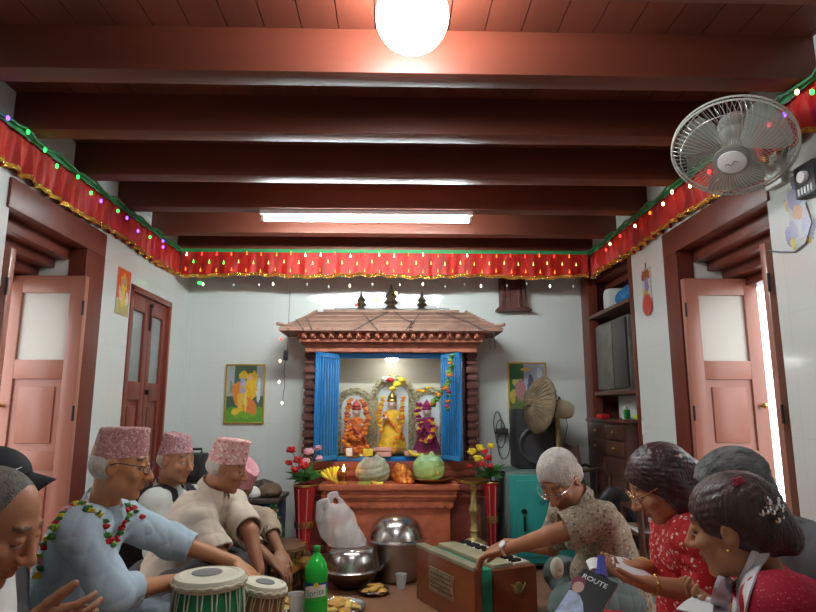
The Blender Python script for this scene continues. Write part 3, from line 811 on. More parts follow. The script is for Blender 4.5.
garland('magenta and yellow flower garland around the right deity statue', [([Q(419,405,4.26),Q(417,412,4.25),Q(421,424,4.25),Q(419,434,4.25)],14,.024,[magenta_fl,magenta_fl,marig_y]),([Q(431,418,4.25),Q(434,430,4.25),Q(430,440,4.25),Q(421,441,4.25)],14,.022,[magenta_fl,marig,marig_y]),([Q(419,390,4.28),Q(424,392,4.27),Q(428,388,4.28)],4,.019,[marig,marig_y])])
garland('green and orange leaf garland hanging beside the right blue gate', [([Q(452,356,3.93),Q(450,372,3.92),Q(446,386,3.92),Q(438,396,3.93),Q(432,406,3.94)],20,.023,[leaf_m,M('lime_leaf',(.25,.42,.05),rough=.6,bump=.5,bscale=120),marig,leaf_m]),([Q(446,384,3.92),Q(449,396,3.92),Q(447,410,3.92)],7,.020,[leaf_m,marig,redrose])])
# loose offerings inside
def clus(name, label, cat, items, group=None):
    t = thing(name, label, cat, tuple(items[0][0]))
    rng = random.Random(len(label))
    for i, (p, r, mt) in enumerate(items):
        m = MB(); bloom(m, p, r, rng); m.build('flower', mt, t)
    return t
def packet(label, c, sz, mt, rot=0, name='offering_packet', group=None, cat='packet'):
    m = MB(); T = Matrix.Translation(Vector(c)) @ Matrix.Rotation(rot, 4, 'Z')
    m.box((-sz[0]/2,-sz[1]/2,0),(sz[0]/2,sz[1]/2,sz[2]),T,min(sz)*.3)
    return solo(name, m, mt, label, cat, group)
pinkpk = M('pink_paper', (.70,.36,.30), rough=.5, var=.2, vscale=30); yelpk = M('yellow_paper', (.80,.58,.05), rough=.5, var=.2, vscale=30)
x = P(368,445,4.2); packet('yellow offering box in front of the left deity statue', (x.x,4.215,.69), (.065,.03,.05), yelpk, .1)
x = P(384,450,4.2); packet('pink wrapped sweets box before the middle deity statue', (x.x,4.225,.685), (.10,.035,.032), pinkpk, -.1)
x = P(383,440,4.22); packet('pale pink tray standing before the middle deity statue', (x.x,4.23,.722), (.13,.035,.025), pinkpk, 0)
x = P(349,450,4.2); packet('white paper packet at the left end of the shrine shelf', (x.x,4.2,.69), (.045,.03,.055), M('white_paper',(.78,.74,.68),rough=.6), .3)
x = P(411,450,4.2); packet('pink cloth bundle before the right deity statue', (x.x,4.22,.69), (.09,.035,.035), pinkpk, .2)
bn = M('banana_yellow', (.82,.62,.05), rough=.45, var=.15, vscale=25)
def banana(name, label, c, ang, n=1, r=.014, L=.10, group=None, tilt=0, spread=.22):
    t = thing(name, label, 'bananas' if n > 1 else 'banana', c)
    for k in range(n):
        pts = []; rs = []
        for i in range(9):
            u = i/8; a = -.7+1.4*u
            p = Vector((math.sin(a)*L*.7, 0, -math.cos(a)*L*.7+L*.55)); p = Matrix.Rotation(ang+(k-(n-1)/2)*spread, 3, 'Y') @ p
            pts.append(Vector(c)+p+Vector((k*r*.9-(n-1)*r*.45, (k % 2)*r*1.1, L*.3))); rs.append(r*(.25+.75*math.sin(PI*min(1,max(0,.08+u*.84)))**.5))
        MB().tube(pts, r, n=8, rs=rs).build('banana', bn, t)
    return t
c = P(333,480,4.06); banana('banana_bunch', 'bunch of yellow bananas on the left of the shrine platform', (c.x,4.06,.545), 1.0, 6, .013, .12, spread=.25)
c = P(415,450,4.17); banana('banana', 'single yellow banana on the blue sill before the right deity statue', (c.x,4.19,.685), .3, 1, .012, .10)
c = P(377,482,4.0); banana('banana', 'short yellow banana on the front edge of the platform', (c.x,4.03,.515), .2, 1, .014, .09)
packet('green and yellow packet lying at the platform edge', tuple(P(364,487,4.0)+Vector((0,.02,.005))), (.085,.05,.026), M('green_yellow_wrap',(.85,.62,.05),rough=.35,col2=(.03,.22,.08),vscale=11,vstretch=(1,.1,.1)), 0)
# oil lamp with flame
c = P(344,480,4.06); t = thing('oil_lamp', 'small brass oil lamp burning beside the bananas', 'oil lamp', (c.x,4.02,.528))
MB().lathe([(.028,0),(.03,.006),(.01,.018),(.008,.05),(.012,.06),(.03,.07),(.034,.082),(.028,.083)], (c.x,4.02,.528), n=18).build('cup', brass, t)
MB().lathe([(.004,0),(.0085,.010),(.006,.024),(0,.04)], (c.x,4.02,.611), n=10).build('flame', M('flame', (1,.5,.1), emit=(1,.42,.08), estr=60), t)
# red gold cloth pile
redgold = M('red_gold_cloth', (.85,.42,.06), rough=.35, metal=.3, col2=(.55,.02,.01), vscale=55, bump=.8, bscale=90)
v = Vol((-.15,3.95,.50),(.25,4.25,.72),.005); c = P(402,475,4.08)
v.ell((c.x,4.09,.57),(.062,.05,.055)).ell((c.x-.02,4.08,.62),(.035,.035,.03),k=.02).ell((c.x+.03,4.05,.54),(.05,.045,.022),k=.02); v.wrinkle(.012,70,3); v.plane((0,0,.529),(0,0,-1))
o = tag(v.build('folded_cloth', redgold), 'glittering red and gold cloth bundle between the two plastic bags', 'cloth'); recenter(o)
packet('dark blue strip of cloth lying on the shrine sill', tuple(P(402,461,4.2)+Vector((0,.03,-.01))), (.10,.04,.012), M('navy_cloth',(.02,.07,.22),rough=.6), 0, 'cloth_strip', cat='cloth')
# thin plastic bags with fruit
pgreen = M('green_film', (.42,.66,.25), rough=.15, alpha=.62, var=.25, vscale=20, spec=.8, bump=.5, bscale=70)
def film_bag(label, cx_, cy, z, w_, h, mt, inner, seed):
    t = thing('plastic_bag', label, 'plastic bag', (cx_,cy,z))
    v = Vol((cx_-w_*.75,cy-w_*.6,z-.01),(cx_+w_*.75,cy+w_*.6,z+h+.03),.005)
    v.ell((cx_,cy,z+h*.34),(w_*.50,w_*.36,h*.38)).cap((cx_-w_*.22,cy,z+h*.52),(cx_+w_*.2,cy,z+h*.60),w_*.22,w_*.20,k=.03).cap((cx_,cy,z+h*.6),(cx_+w_*.10,cy-.01,z+h*.86),w_*.17,w_*.06,k=.02).cap((cx_-w_*.1,cy,z+h*.6),(cx_-w_*.22,cy+.01,z+h*.80),w_*.14,w_*.05,k=.02)
    v.wrinkle(.010,66,seed,dirs=(.5,.1,.8),sup=.5); v.plane((0,0,z),(0,0,-1)); v.build('film', mt, t)
    m = MB(); rng = random.Random(seed)
    for k in range(7): m.ball((cx_+rng.uniform(-.3,.3)*w_, cy+rng.uniform(-.2,.2)*w_, z+h*(.17+.25*rng.random())), .028, n=10)
    m.build('contents', inner, t)
    return t
film_bag('pale green plastic bag of brown sweets left on the shrine platform', P(373,470,4.08).x, 4.09, .529, .22, .19, M('green_film_pale', (.50,.66,.42), rough=.22, alpha=.6, bump=.5, bscale=70, col2=(.50,.40,.30), vscale=9), M('brown_sweets',(.45,.28,.18),rough=.6), 5)
tp = thing('offering_plate', 'brass offering plate under the green plastic bag on the right of the platform', 'plate', (P(430,476,4.08).x,4.09,.529))
MB().lathe([(.05,0),(.07,.004),(.125,.02),(.14,.03),(.136,.032),(.10,.018),(.0,.010)], (P(432,476,4.08).x,4.10,.529), n=36).build('dish', brass, tp)
film_bag('bright green plastic bag of yellow fruit on a brass plate', P(429,470,4.08).x, 4.10, .542, .20, .20, pgreen, M('yellow_fruit',(.72,.52,.08),rough=.5), 9)

# wires and lights draped over the shrine roof
def on_roof(px, py, off=.006):
    n = Vector((0,-.15,.24)).normalized(); p0 = Vector((0,4.06,1.556)); o = Vector((0,0,CAM_H)); r = ray(px, py)
    return o+r*((p0-o).dot(n)/r.dot(n))+n*off
t = thing('fairy_light_string', 'dark fairy light wires draped over the sloping shrine roof', 'fairy lights', (0,4.2,1.72))
m = MB()
for pts in ([(388,312),(370,322),(354,331)],[(362,313),(370,322),(378,331)],[(394,312),(404,320),(412,323),(406,331)],[(420,313),(414,322),(409,331)],[(436,313),(452,317),(468,323),(484,331)],[(306,318),(312,330)],[(296,320),(304,331)]):
    m.tube([on_roof(*p) for p in pts], .003, n=5)
m.tube([on_roof(484,331), on_roof(484,331)+Vector((.06,-.02,-.02)), on_roof(484,331)+Vector((.07,-.02,-.12)), on_roof(484,331)+Vector((.04,-.02,-.13)), on_roof(484,331)+Vector((.03,-.02,-.04))], .003, n=5)
m.tube([Vector((x, 4.33+.01*math.sin(x*30), 1.728)) for x in [-.42+.07*i for i in range(13)]], .003, n=5)
m.build('wire', wire_k, t)
for px, py, c in ((335,304,'warm'),(377,300,'orange'),(356,305,'red'),(396,293,'warm'),(438,305,'white')): bulb(t, P(px,py,4.30), c, .011)
# ================================================================== PICTURES ON THE WALLS
printm = M_attr('printed_paper', rough=.25, bump=0)
def print_grid(fn, nu, nv, corner, du, dv, nrm, th=.004):
    """flat print with its artwork as face colours; fn(u, v) -> colour, v from the bottom"""
    m = MB(); c = Vector(corner); du = Vector(du); dv = Vector(dv); n = Vector(nrm)
    for j in range(nv):
        for i in range(nu):
            m.col(fn((i+.5)/nu, (j+.5)/nv)); o = len(m.v)
            ps = [c+du*(i/nu)+dv*(j/nv), c+du*((i+1)/nu)+dv*(j/nv), c+du*((i+1)/nu)+dv*((j+1)/nv), c+du*(i/nu)+dv*((j+1)/nv)]
            m.add([p+n*th for p in ps], [(0,1,2,3)])
    m.col((.6,.58,.5)); m.add([c,c+du,c+du+dv,c+dv,c+n*th*.9,c+du+n*th*.9,c+du+dv+n*th*.9,c+dv+n*th*.9],[(0,3,2,1),(0,1,5,4),(1,2,6,5),(2,3,7,6),(3,0,4,7),(4,5,6,7)])
    return m
def ells(bg, shapes, nz=.12, seed=0):
    rng = random.Random(seed)
    def fn(u, v):
        c = bg(u, v) if callable(bg) else bg
        for (x, y, a, b_, rot, col) in shapes:
            dx, dy = u-x, v-y; cr, sr = math.cos(rot), math.sin(rot); p, q = dx*cr+dy*sr, -dx*sr+dy*cr
            if (p/a)**2+(q/b_)**2 < 1+.25*math.sin(23*u+17*v): c = col
        k = 1+rng.uniform(-nz, nz); return tuple(min(1, t*k) for t in c)
    return fn
gilt = M('gilt_frame', (.62,.42,.06), rough=.35, metal=.4, bump=.3, bscale=150)
def bg1(u, v): return (.13,.34,.05) if v < .22+.05*math.sin(9*u) else ((.40,.44,.46) if abs(u-.5) > .3 and v > .45 else (.08,.14,.09))
art1 = ells(bg1, [(.5,.17,.36,.10,0,(.20,.42,.05)),(.3,.48,.13,.24,.2,(.78,.27,.05)),(.45,.62,.09,.16,0,(.44,.42,.58)),(.43,.82,.11,.08,0,(.82,.60,.06)),(.42,.74,.05,.05,0,(.35,.33,.60)),(.66,.62,.16,.28,-.1,(.82,.50,.04)),(.62,.78,.06,.05,0,(.80,.52,.36)),(.44,.42,.13,.20,0,(.80,.50,.08)),(.44,.55,.08,.05,0,(.42,.40,.60)),(.65,.28,.20,.14,-.3,(.80,.25,.06)),(.3,.2,.14,.06,.3,(.80,.55,.05)),(.52,.35,.04,.16,.1,(.85,.65,.15)),(.86,.55,.05,.2,0,(.62,.66,.72)),(.12,.6,.04,.12,0,(.28,.30,.20))], seed=1)
def picture(label, x0, x1, z0, z1, art, tilt=0):
    t = thing('framed_picture', label, 'picture', ((x0+x1)/2, YB-.012, z0))
    f = MB(); b = .011; y0, y1 = YB-.018, YB-.001
    f.box((x0,y0,z0),(x0+b,y1,z1),bev=.002).box((x1-b,y0,z0),(x1,y1,z1),bev=.002).box((x0,y0,z0),(x1,y1,z0+b),bev=.002).box((x0,y0,z1-b),(x1,y1,z1),bev=.002)
    f.build('picture_frame', gilt, t)
    print_grid(art, 44, 66, (x0+b*.8,YB-.006,z0+b*.8), (x1-x0-1.6*b,0,0), (0,0,z1-z0-1.6*b), (0,-1,0)).build('print', printm, t, smooth=False)
picture('gilt framed print of two robed figures on a lawn, left of the shrine', -1.225, -.935, .902, 1.335, art1)
art2 = ells(lambda u, v: (.05,.16,.06) if v > .5 and u < .4 else ((.40,.42,.50) if v > .55 else (.14,.20,.07)), [(.45,.9,.14,.03,0,(.7,.55,.05)),(.2,.68,.10,.06,0,(.45,.50,.12)),(.3,.55,.14,.18,0,(.45,.20,.22)),(.85,.8,.07,.14,0,(.60,.62,.70)),(.6,.6,.1,.2,0,(.1,.12,.2)),(.1,.45,.08,.12,0,(.55,.45,.10))], seed=2)
picture('gilt framed print mostly hidden behind the brown fan', .866, 1.156, .90, 1.352, art2)
# paper print on the left pier
art3 = ells(lambda u, v: (.72,.10,.02) if v > .35 else (.45,.36,.12), [(.5,.68,.24,.22,0,(.85,.42,.05)),(.5,.66,.16,.16,0,(.45,.33,.28)),(.5,.76,.09,.07,0,(.62,.38,.25)),(.5,.40,.20,.30,0,(.80,.52,.06)),(.25,.45,.09,.18,.4,(.72,.50,.40)),(.8,.38,.10,.15,0,(.7,.6,.45)),(.5,.10,.40,.08,0,(.42,.36,.08))], seed=3)
solo('paper_print', print_grid(art3, 26, 44, (XL+.001,3.325,1.53), (0,.165,0), (0,0,.265), (1,0,0), .003), printm, 'orange and yellow paper print on the left wall beside the closed doors', 'print', smooth=False)
# hanging almanac on the right pier
t = thing('wall_hanging', 'small narrow pale wall hanging with a red curved foot on the right pier', 'wall hanging', (XR-.005,3.30,1.57))
art4 = ells((.60,.58,.62), [(.5,.82,.5,.16,0,(.33,.10,.05)),(.5,.60,.22,.16,0,(.30,.24,.42)),(.4,.35,.25,.14,0,(.62,.42,.08)),(.6,.48,.2,.1,0,(.25,.25,.4)),(.75,.2,.14,.1,0,(.40,.20,.30))], seed=4)
print_grid(art4, 16, 34, (XR-.001,3.385,1.585), (0,-.115,0), (0,0,.215), (-1,0,0), .006).build('print', printm, t, smooth=False)
MB().lathe([(.0,0),(.058,.002),(.062,.008),(.0,.012)], (XR-.002,3.327,1.588), n=20, axis=(-1,0,0)).build('red_foot', M('red_plastic', (.62,.04,.02), rough=.3), t)
MB().tube([(XR-.004,3.327,1.80),(XR-.004,3.327,1.835)], .003).build('hook', steel_dark, t)
# sticker by the fan: seated figure, irregular outline
def st(u, v):
    return art5(u, v)
art5 = ells((.60,.62,.62), [(.5,.9,.10,.10,0,(.20,.20,.30)),(.45,.68,.22,.16,0,(.28,.27,.40)),(.5,.50,.16,.10,0,(.50,.25,.12)),(.25,.24,.20,.16,.4,(.30,.28,.45)),(.75,.24,.20,.16,-.4,(.30,.28,.45)),(.28,.12,.07,.08,0,(.55,.42,.05)),(.72,.08,.07,.06,0,(.55,.42,.05)),(.2,.66,.05,.10,.5,(.50,.30,.18)),(.8,.66,.05,.10,-.5,(.42,.42,.50))], seed=5)
m = MB(); full = print_grid(art5, 40, 60, (XR-.0005,2.125,1.565), (0,-.18,0), (0,0,.275), (-1,0,0), .0015)
keep = MB()
for f, c in zip(full.f, full.c):
    if c is not None and abs(c[0]-c[2]) < .03 and c[0] > .5: continue
    o = len(keep.v); keep.v += [full.v[i] for i in f]; keep.f.append(tuple(range(o,o+len(f)))); keep.c.append(c)
keep.f = [f for f, c in zip(keep.f, keep.c) if c != (.6,.58,.5)]; keep.c = [c for c in keep.c if c != (.6,.58,.5)]
keep.col((.45,.45,.5)); keep.box((XR-.0014,1.99,1.60),(XR-.0004,2.08,1.80))
solo('wall_sticker', keep, printm, 'blue and grey seated figure sticker on the white wall beneath the fan', 'sticker', smooth=False)
# carved wooden window on the far wall
t = thing('wooden_plaque', 'dark carved wooden window plaque high on the far wall, right of the shrine', 'plaque', (.915,4.47,1.73))
m = MB(); m.box((.815,4.44,1.76),(1.015,4.499,1.99),bev=.006)
for x in (.835,.875,.955,.995): m.box((x-.012,4.425,1.77),(x+.012,4.445,1.985),bev=.005)
m.build('panel', carve, t)
MB().box((.785,4.42,1.735),(1.05,4.499,1.752),bev=.004).box((.80,4.43,1.752),(1.035,4.499,1.765),bev=.003).build('sill', carve, t)

# ================================================================== WALL FAN
fan_w = M('fan_plastic', (.60,.62,.56), rough=.35); fan_g = M('fan_wire', (.50,.52,.48), rough=.35, metal=.5); fan_b = M('fan_blade', (.45,.50,.46), rough=.25, alpha=.55)
fc = P(733,148,2.0)
fan_root = thing('wall_fan', 'off-white wall fan with round wire guard high on the right', 'fan', tuple(fc))
ax = Vector((-.36,-.42,-.83)).normalized()
FM = Matrix.Translation(fc) @ frame_from(ax).to_4x4()
def fp(x, y, z): return FM @ Vector((x, y, z))
R0 = .202
def guard(front):
    m = MB(); N = 66; zs = 1 if front else -1
    for i in range(N):
        a = 2*PI*i/N; pts = []
        for j in range(9):
            u = j/8; r = .055+(R0-.004-.055)*math.sin(u*PI/2)**1.0; z = zs*(.010+.060*math.cos(u*PI/2)**.8)
            pts.append(fp(r*math.cos(a+.25*u*zs), r*math.sin(a+.25*u*zs), z))
        m.tube(pts, .0011, n=4)
    for r, z in ((.055,.070),(.17,.045)):
        m.tube([fp(r*math.cos(2*PI*k/40), r*math.sin(2*PI*k/40), zs*z) for k in range(40)], .0018, n=5, closed=True)
    return m
guard(True).build('front_guard', fan_g, fan_root); guard(False).build('rear_guard', fan_g, fan_root)
m = MB()
for z in (-.011,.011): m.tube([fp(R0*math.cos(2*PI*k/64), R0*math.sin(2*PI*k/64), z) for k in range(64)], .0038, n=6, closed=True)
m.build('guard_rim', fan_w, fan_root)
MB().lathe([(.056,.060),(.062,.068),(.060,.078),(.046,.082)], n=32, mat=FM).build('hub_ring', M('hub_grey', (.24,.25,.23), rough=.4), fan_root)
hc = MB().lathe([(.047,.076),(.046,.086),(.03,.091),(0,.092)], n=32, mat=FM).build('hub_cap', lamp_white, fan_root)
MB().tube([fp(-.022+.044*i/12, .006*math.sin(i*.9)+.010*(i/12-.5), .0925-.00003*(i-6)**2) for i in range(13)], .0016, n=5).build('emblem', M('emblem_grey', (.2,.2,.22), rough=.4), hc)
for k in range(3):
    a0 = 2*PI*k/3+.4
    def bl(u, v):
        r = .035+.150*u; a = a0+(v-.5)*(.75+.55*math.sin(u*PI*.8)); return fp(r*math.cos(a), r*math.sin(a), .018-.036*v)
    MB().grid(bl, 10, 8, th=.002).build('blade', fan_b, fan_root)
MB().lathe([(.02,.03),(.034,.0),(.034,-.02),(.055,-.075),(.062,-.10),(.055,-.15),(.02,-.165)][::-1], n=24, mat=FM).build('motor_housing', fan_w, fan_root)
q = fp(0,0,-.13); m = MB(); m.tube([q, q+Vector((.03,.02,-.02)), Vector((XR-.08,q.y+.06,q.z-.12)), Vector((XR-.012,q.y+.06,q.z-.15))], .016, n=10)
m.build('arm', fan_w, fan_root)
MB().box((XR-.026,q.y+.01,q.z-.21),(XR-.001,q.y+.11,q.z-.08),bev=.008).build('wall_bracket', fan_w, fan_root)
t = thing('fan_regulator', 'black switch box with white round knob on the wall by the fan', 'switch box', tuple(PX(806,200,XR)))
a = PX(798,160,XR); y0, y1 = 1.885, 1.99
MB().box((XR-.035,y0,1.73),(XR-.001,y1,1.845),bev=.006).build('case', M('black_plastic',(.03,.03,.035),rough=.4), t)
MB().lathe([(.022,0),(.020,.014),(.0,.016)], (XR-.035,1.935,1.795), n=20, axis=(-1,0,0)).build('knob', lamp_white, t)
for k in range(5): MB().box((XR-.038,1.90+k*.016,1.738),(XR-.034,1.907+k*.016,1.762)).build('mark', lamp_white, t)
cb_ = MB(); cb_.tube([q+Vector((.0,.0,-.06)), PX(765,171,XR-.01), PX(790,172,XR-.006), PX(800,172,XR-.01)], .0035)
cb_.tube([PX(806,203,XR-.008), PX(812,222,XR-.008), PX(806,243,XR-.006), PX(795,252,XR-.006), PX(780,252,XR-.006), PX(768,251,XR-.006)], .003)
solo('fan_cable', cb_, M('grey_cable',(.16,.16,.16),rough=.5), 'thin grey cable looping from the black switch box across the right wall', 'cable')

# ================================================================== FAR RIGHT CORNER
teal = M('teal_steel', (.035,.36,.33), rough=.42, var=.14, vscale=6, metal=.1)
t = thing('steel_safe', 'teal steel cabinet with handle against the far wall', 'safe', (.96,4.2,0))
MB().box((.745,4.02,.02),(1.20,4.46,.60),bev=.01).build('body', M('grey_green_steel', (.16,.21,.19), rough=.5, metal=.2, var=.15, vscale=6), t)
m = MB(); m.box((.765,4.00,.04),(1.19,4.022,.585),bev=.006).box((.80,3.992,.08),(1.16,4.004,.55),bev=.004)
d_ = m.build('door', teal, t)
MB().box((.845,3.975,.24),(.858,3.995,.33),bev=.004).lathe([(.018,0),(.016,.01),(0,.011)],(.851,3.992,.36),axis=(0,-1,0),n=14).build('handle', steel_dark, d_)
pt = MB()
for (x, z, r) in ((1.0,.43,.02),(1.04,.44,.018),(.97,.41,.012),(.98,.24,.02),(1.02,.25,.016)): pt.tube([(x+r*math.cos(a)*(1+.4*math.sin(3*a)),3.990,z+r*.6*math.sin(a)) for a in [2*PI*i/18 for i in range(18)]], .002, closed=True)
pt.build('painted_motif', M('dark_paint',(.02,.10,.10),rough=.5), d_)
for x in (.78,1.16):
    for y in (4.05,4.42): MB().cyl((x,y,0),(x,y,.021),.015).build('foot', steel_dark, t)
blk = M('speaker_black', (.022,.022,.024), rough=.55, var=.2, vscale=20)
t = thing('loudspeaker', 'black loudspeaker box standing on the teal safe', 'loudspeaker', (.99,4.3,.60))
MB().box((.86,4.22,.601),(1.15,4.46,1.01),bev=.02).build('cabinet', blk, t)
MB().lathe([(.125,0),(.13,.006),(.12,.014),(.10,.006),(.05,-.02),(.04,-.012),(0,-.006)], (1.005,4.219,.76), n=36, axis=(0,-1,0)).build('woofer', M('cone_black',(.045,.045,.05),rough=.4), t)
MB().lathe([(.045,0),(.048,.006),(.035,.01),(.02,.0),(0,.004)], (1.005,4.219,.94), n=24, axis=(0,-1,0)).build('tweeter', M('cone_black',(.045,.045,.05)), t)
# pedestal fan seen from the side
dust = M('dusty_brown_guard', (.20,.145,.085), rough=.65, var=.35, vscale=12, bump=.5, bscale=60)
crm = M('cream_motor', (.72,.68,.47), rough=.4, var=.1, vscale=8)
hcx = P(540,405,4.03)
t = thing('table_fan', 'old fan with brown guard and cream motor standing on the teal safe', 'fan', (1.13,4.07,.6))
fax = Vector((-.93,-.28,.16)).normalized(); F2 = Matrix.Translation(hcx) @ frame_from(fax).to_4x4()
m = MB(); m.lathe([(.0,.075),(.06,.07),(.13,.045),(.185,.012),(.19,0),(.185,-.012),(.13,-.045),(.06,-.06),(0,-.062)], n=40, mat=F2)
for i in range(30):
    a = 2*PI*i/30; m.tube([F2 @ Vector((r*math.cos(a), r*math.sin(a), z)) for r, z in ((.03,.076),(.10,.061),(.16,.032),(.192,.0),(.16,-.032),(.10,-.057))], .0035, n=4)
m.build('guard', dust, t)
MB().lathe([(.02,-.05),(.045,-.06),(.06,-.09),(.063,-.20),(.05,-.235),(.02,-.245)][::-1], n=26, mat=F2).build('motor_housing', crm, t)
MB().lathe([(.022,.07),(.026,.08),(.018,.10),(0,.102)], n=18, mat=F2).build('hub', dust, t)
pm = F2 @ Vector((0,0,-.13)); MB().cyl((pm.x,pm.y,.612),(pm.x,pm.y,pm.z-.05),.016,n=14).build('pole', M('old_brass_pole',(.50,.40,.18),rough=.5,metal=.3), t)
MB().lathe([(.045,.001),(.045,.012),(.03,.03),(.02,.04)], (pm.x,pm.y,.60), n=30).build('base', dust, t)
MB().ball(F2 @ Vector((0,.066,-.14))+Vector((0,0,.004)), .012, n=10).build('knob', dust, t)
# rusty tube chair
rust = M('brown_tube_metal', (.10,.055,.035), rough=.5, metal=.3, var=.3, vscale=20)
t = thing('metal_chair', 'brown metal tube chair beside the teal safe', 'chair', (1.30,4.0,0))
for y in (3.86,4.10):
    MB().tube([(1.205,y,0),(1.21,y,.44),(1.19,y,.62),(1.17,y,.78)], .011, n=8).build('back_post', rust, t)
    MB().tube([(1.362,y,0),(1.355,y,.44)], .011, n=8).build('leg', rust, t)
    MB().tube([(1.20,y,.62),(1.30,y,.64),(1.372,y,.60),(1.362,y,.44)], .010, n=8).build('armrest', rust, t)
MB().box((1.20,3.85,.43),(1.372,4.11,.45),bev=.006).build('seat', rust, t)
MB().box((1.165,3.86,.70),(1.178,4.10,.77),bev=.004).build('backrest', rust, t)
cbm = MB()
for k in range(3):
    c = P(503+k*3,425+k*10,4.25); cbm.tube([(c.x+(.035+.01*k)*math.cos(a)*.8, 4.47-.01*k, c.z+(.09+.01*k)*math.sin(a)) for a in [2*PI*i/24 for i in range(24)]], .0035, closed=True, n=5)
c = P(504,432,4.3); cbm.box((c.x-.03,4.44,c.z-.02),(c.x+.06,4.47,c.z+.02),bev=.006)
solo('cable_coil', cbm, wire_k, 'coil of black cable hanging on the far wall left of the loudspeaker', 'cable')
c = P(574,402,4.2); solo('hanging_cord', MB().tube([(pm.x+.09,4.2,pm.z-.02),(pm.x+.12,4.25,pm.z-.12),(pm.x+.10,4.3,pm.z-.25),(pm.x+.16,4.35,pm.z-.33),(pm.x+.17,4.4,pm.z-.6)], .0025, n=5), wire_k, 'thin dark cord trailing down from the brown fan motor', 'cord')

# ---- alcove contents and cabinet
grey_m = M('old_grey_metal', (.20,.19,.165), rough=.45, metal=.3, var=.3, vscale=8)
t = thing('grey_cupboard', 'grey double door metal box on the middle alcove shelf', 'metal box', (XR+.15,4.05,1.126))
MB().box((XR+.03,3.72,1.126),(XR+.27,4.30,1.60),bev=.006).build('body', grey_m, t)
MB().box((XR+.015,3.98,1.14),(XR+.031,4.285,1.585),bev=.004).build('door', grey_m, t)
MB().box((XR+.015,3.735,1.14),(XR+.031,3.96,1.585),bev=.004).build('door', M('dark_grey_metal',(.07,.065,.06),rough=.35,metal=.4), t)
bl_ = M('blue_film', (.03,.22,.50), rough=.25, bump=.5, bscale=60)
v = Vol((XR,3.6,1.67),(XR+.3,4.1,1.86),.006); v.ell((XR+.13,3.88,1.74),(.09,.13,.055)).ell((XR+.12,3.80,1.76),(.06,.08,.05),k=.03); v.wrinkle(.015,50,4); v.plane((0,0,1.681),(0,0,-1))
recenter(tag(v.build('blue_bag', bl_), 'crumpled blue plastic bag on the top alcove shelf', 'plastic bag'))
v = Vol((XR,3.54,1.67),(XR+.3,3.8,1.86),.006); v.ell((XR+.12,3.66,1.735),(.07,.08,.05)); v.wrinkle(.015,50,8); v.plane((0,0,1.681),(0,0,-1))
recenter(tag(v.build('grey_bag', M('grey_film',(.45,.47,.48),rough=.3,bump=.5,bscale=60)), 'crumpled grey plastic bag at the near end of the top alcove shelf', 'plastic bag'))
packet('white cardboard box upright on the top alcove shelf', (XR+.13,4.15,1.681), (.16,.13,.17), M('white_card',(.70,.72,.70),rough=.6), 0, 'cardboard_box', cat='box')
m = MB(); m.box((XR+.12,3.70,.945),(XR+.15,4.20,1.095),bev=.004)
tv = solo('white_board', m, M('white_card',(.70,.72,.70)), 'pale white board leaning inside the lower alcove above the drawers', 'board')
dkw = M('dark_cabinet_wood', (.085,.035,.025), rough=.32, var=.35, vscale=8, vstretch=(1,.2,1), coat=.2)
t = thing('drawer_cabinet', 'dark brown wooden cabinet with small drawers before the right alcove', 'cabinet', (1.55,3.95,0))
MB().box((1.395,3.60,.02),(1.74,4.30,.92),bev=.006).build('body', dkw, t)
MB().box((1.378,3.59,.92),(1.75,4.31,.942),bev=.005).build('top', dkw, t)
for r, (z0, z1) in enumerate(((.82,.905),(.72,.805))):
    for k in range(2):
        ya = 3.63+k*.33; d_ = MB().box((1.382,ya,z0),(1.398,ya+.30,z1),bev=.004).build('drawer', dkw, t)
        MB().ball((1.374,ya+.15,(z0+z1)/2), .011, n=10).build('drawer_knob', brass, d_)
for k in range(2):
    ya = 3.63+k*.33; d_ = MB().box((1.382,ya,.08),(1.398,ya+.30,.70),bev=.004).build('door', dkw, t); MB().ball((1.374,ya+(.26 if k == 0 else .04),.42), .011, n=10).build('drawer_knob', brass, d_)
# toys/offerings on cabinet
for (px, py, mt, sz, nm, lb_, ct) in ((603,421,redrose,(.07,.05,.03),'red_cloth','folded red cloth on top of the drawer cabinet','cloth'),(617,418,M('green_plastic',(.03,.25,.06),rough=.4),(.035,.03,.06),'green_pot','small green pot on top of the drawer cabinet','pot'),(624,424,M('lime_plastic',(.45,.60,.04),rough=.4),(.055,.04,.03),'yellow_green_toy','lime and yellow ornament on top of the drawer cabinet','ornament')):
    c = P(px,py,3.9); packet(lb_, (c.x,3.9-.012*(px-603),.944), sz, mt, .2, nm, cat=ct)
c = P(620,405,3.75); t = thing('figurine', 'small cream figurine on top of the drawer cabinet', 'figurine', (c.x+.03,3.75,.944))
MB().lathe([(.02,0),(.022,.02),(.012,.045),(.016,.055),(.012,.075),(0,.082)], (c.x+.03,3.75,.944), n=14).build('body', M('cream_clay',(.65,.60,.48),rough=.5), t)
c = P(635,437,3.5); packet('white light switch plate on the right pier beside the cabinet', (XR-.0045,3.50,.86), (.007,.035,.075), lamp_white, 0, 'switch_plate', cat='switch plate')
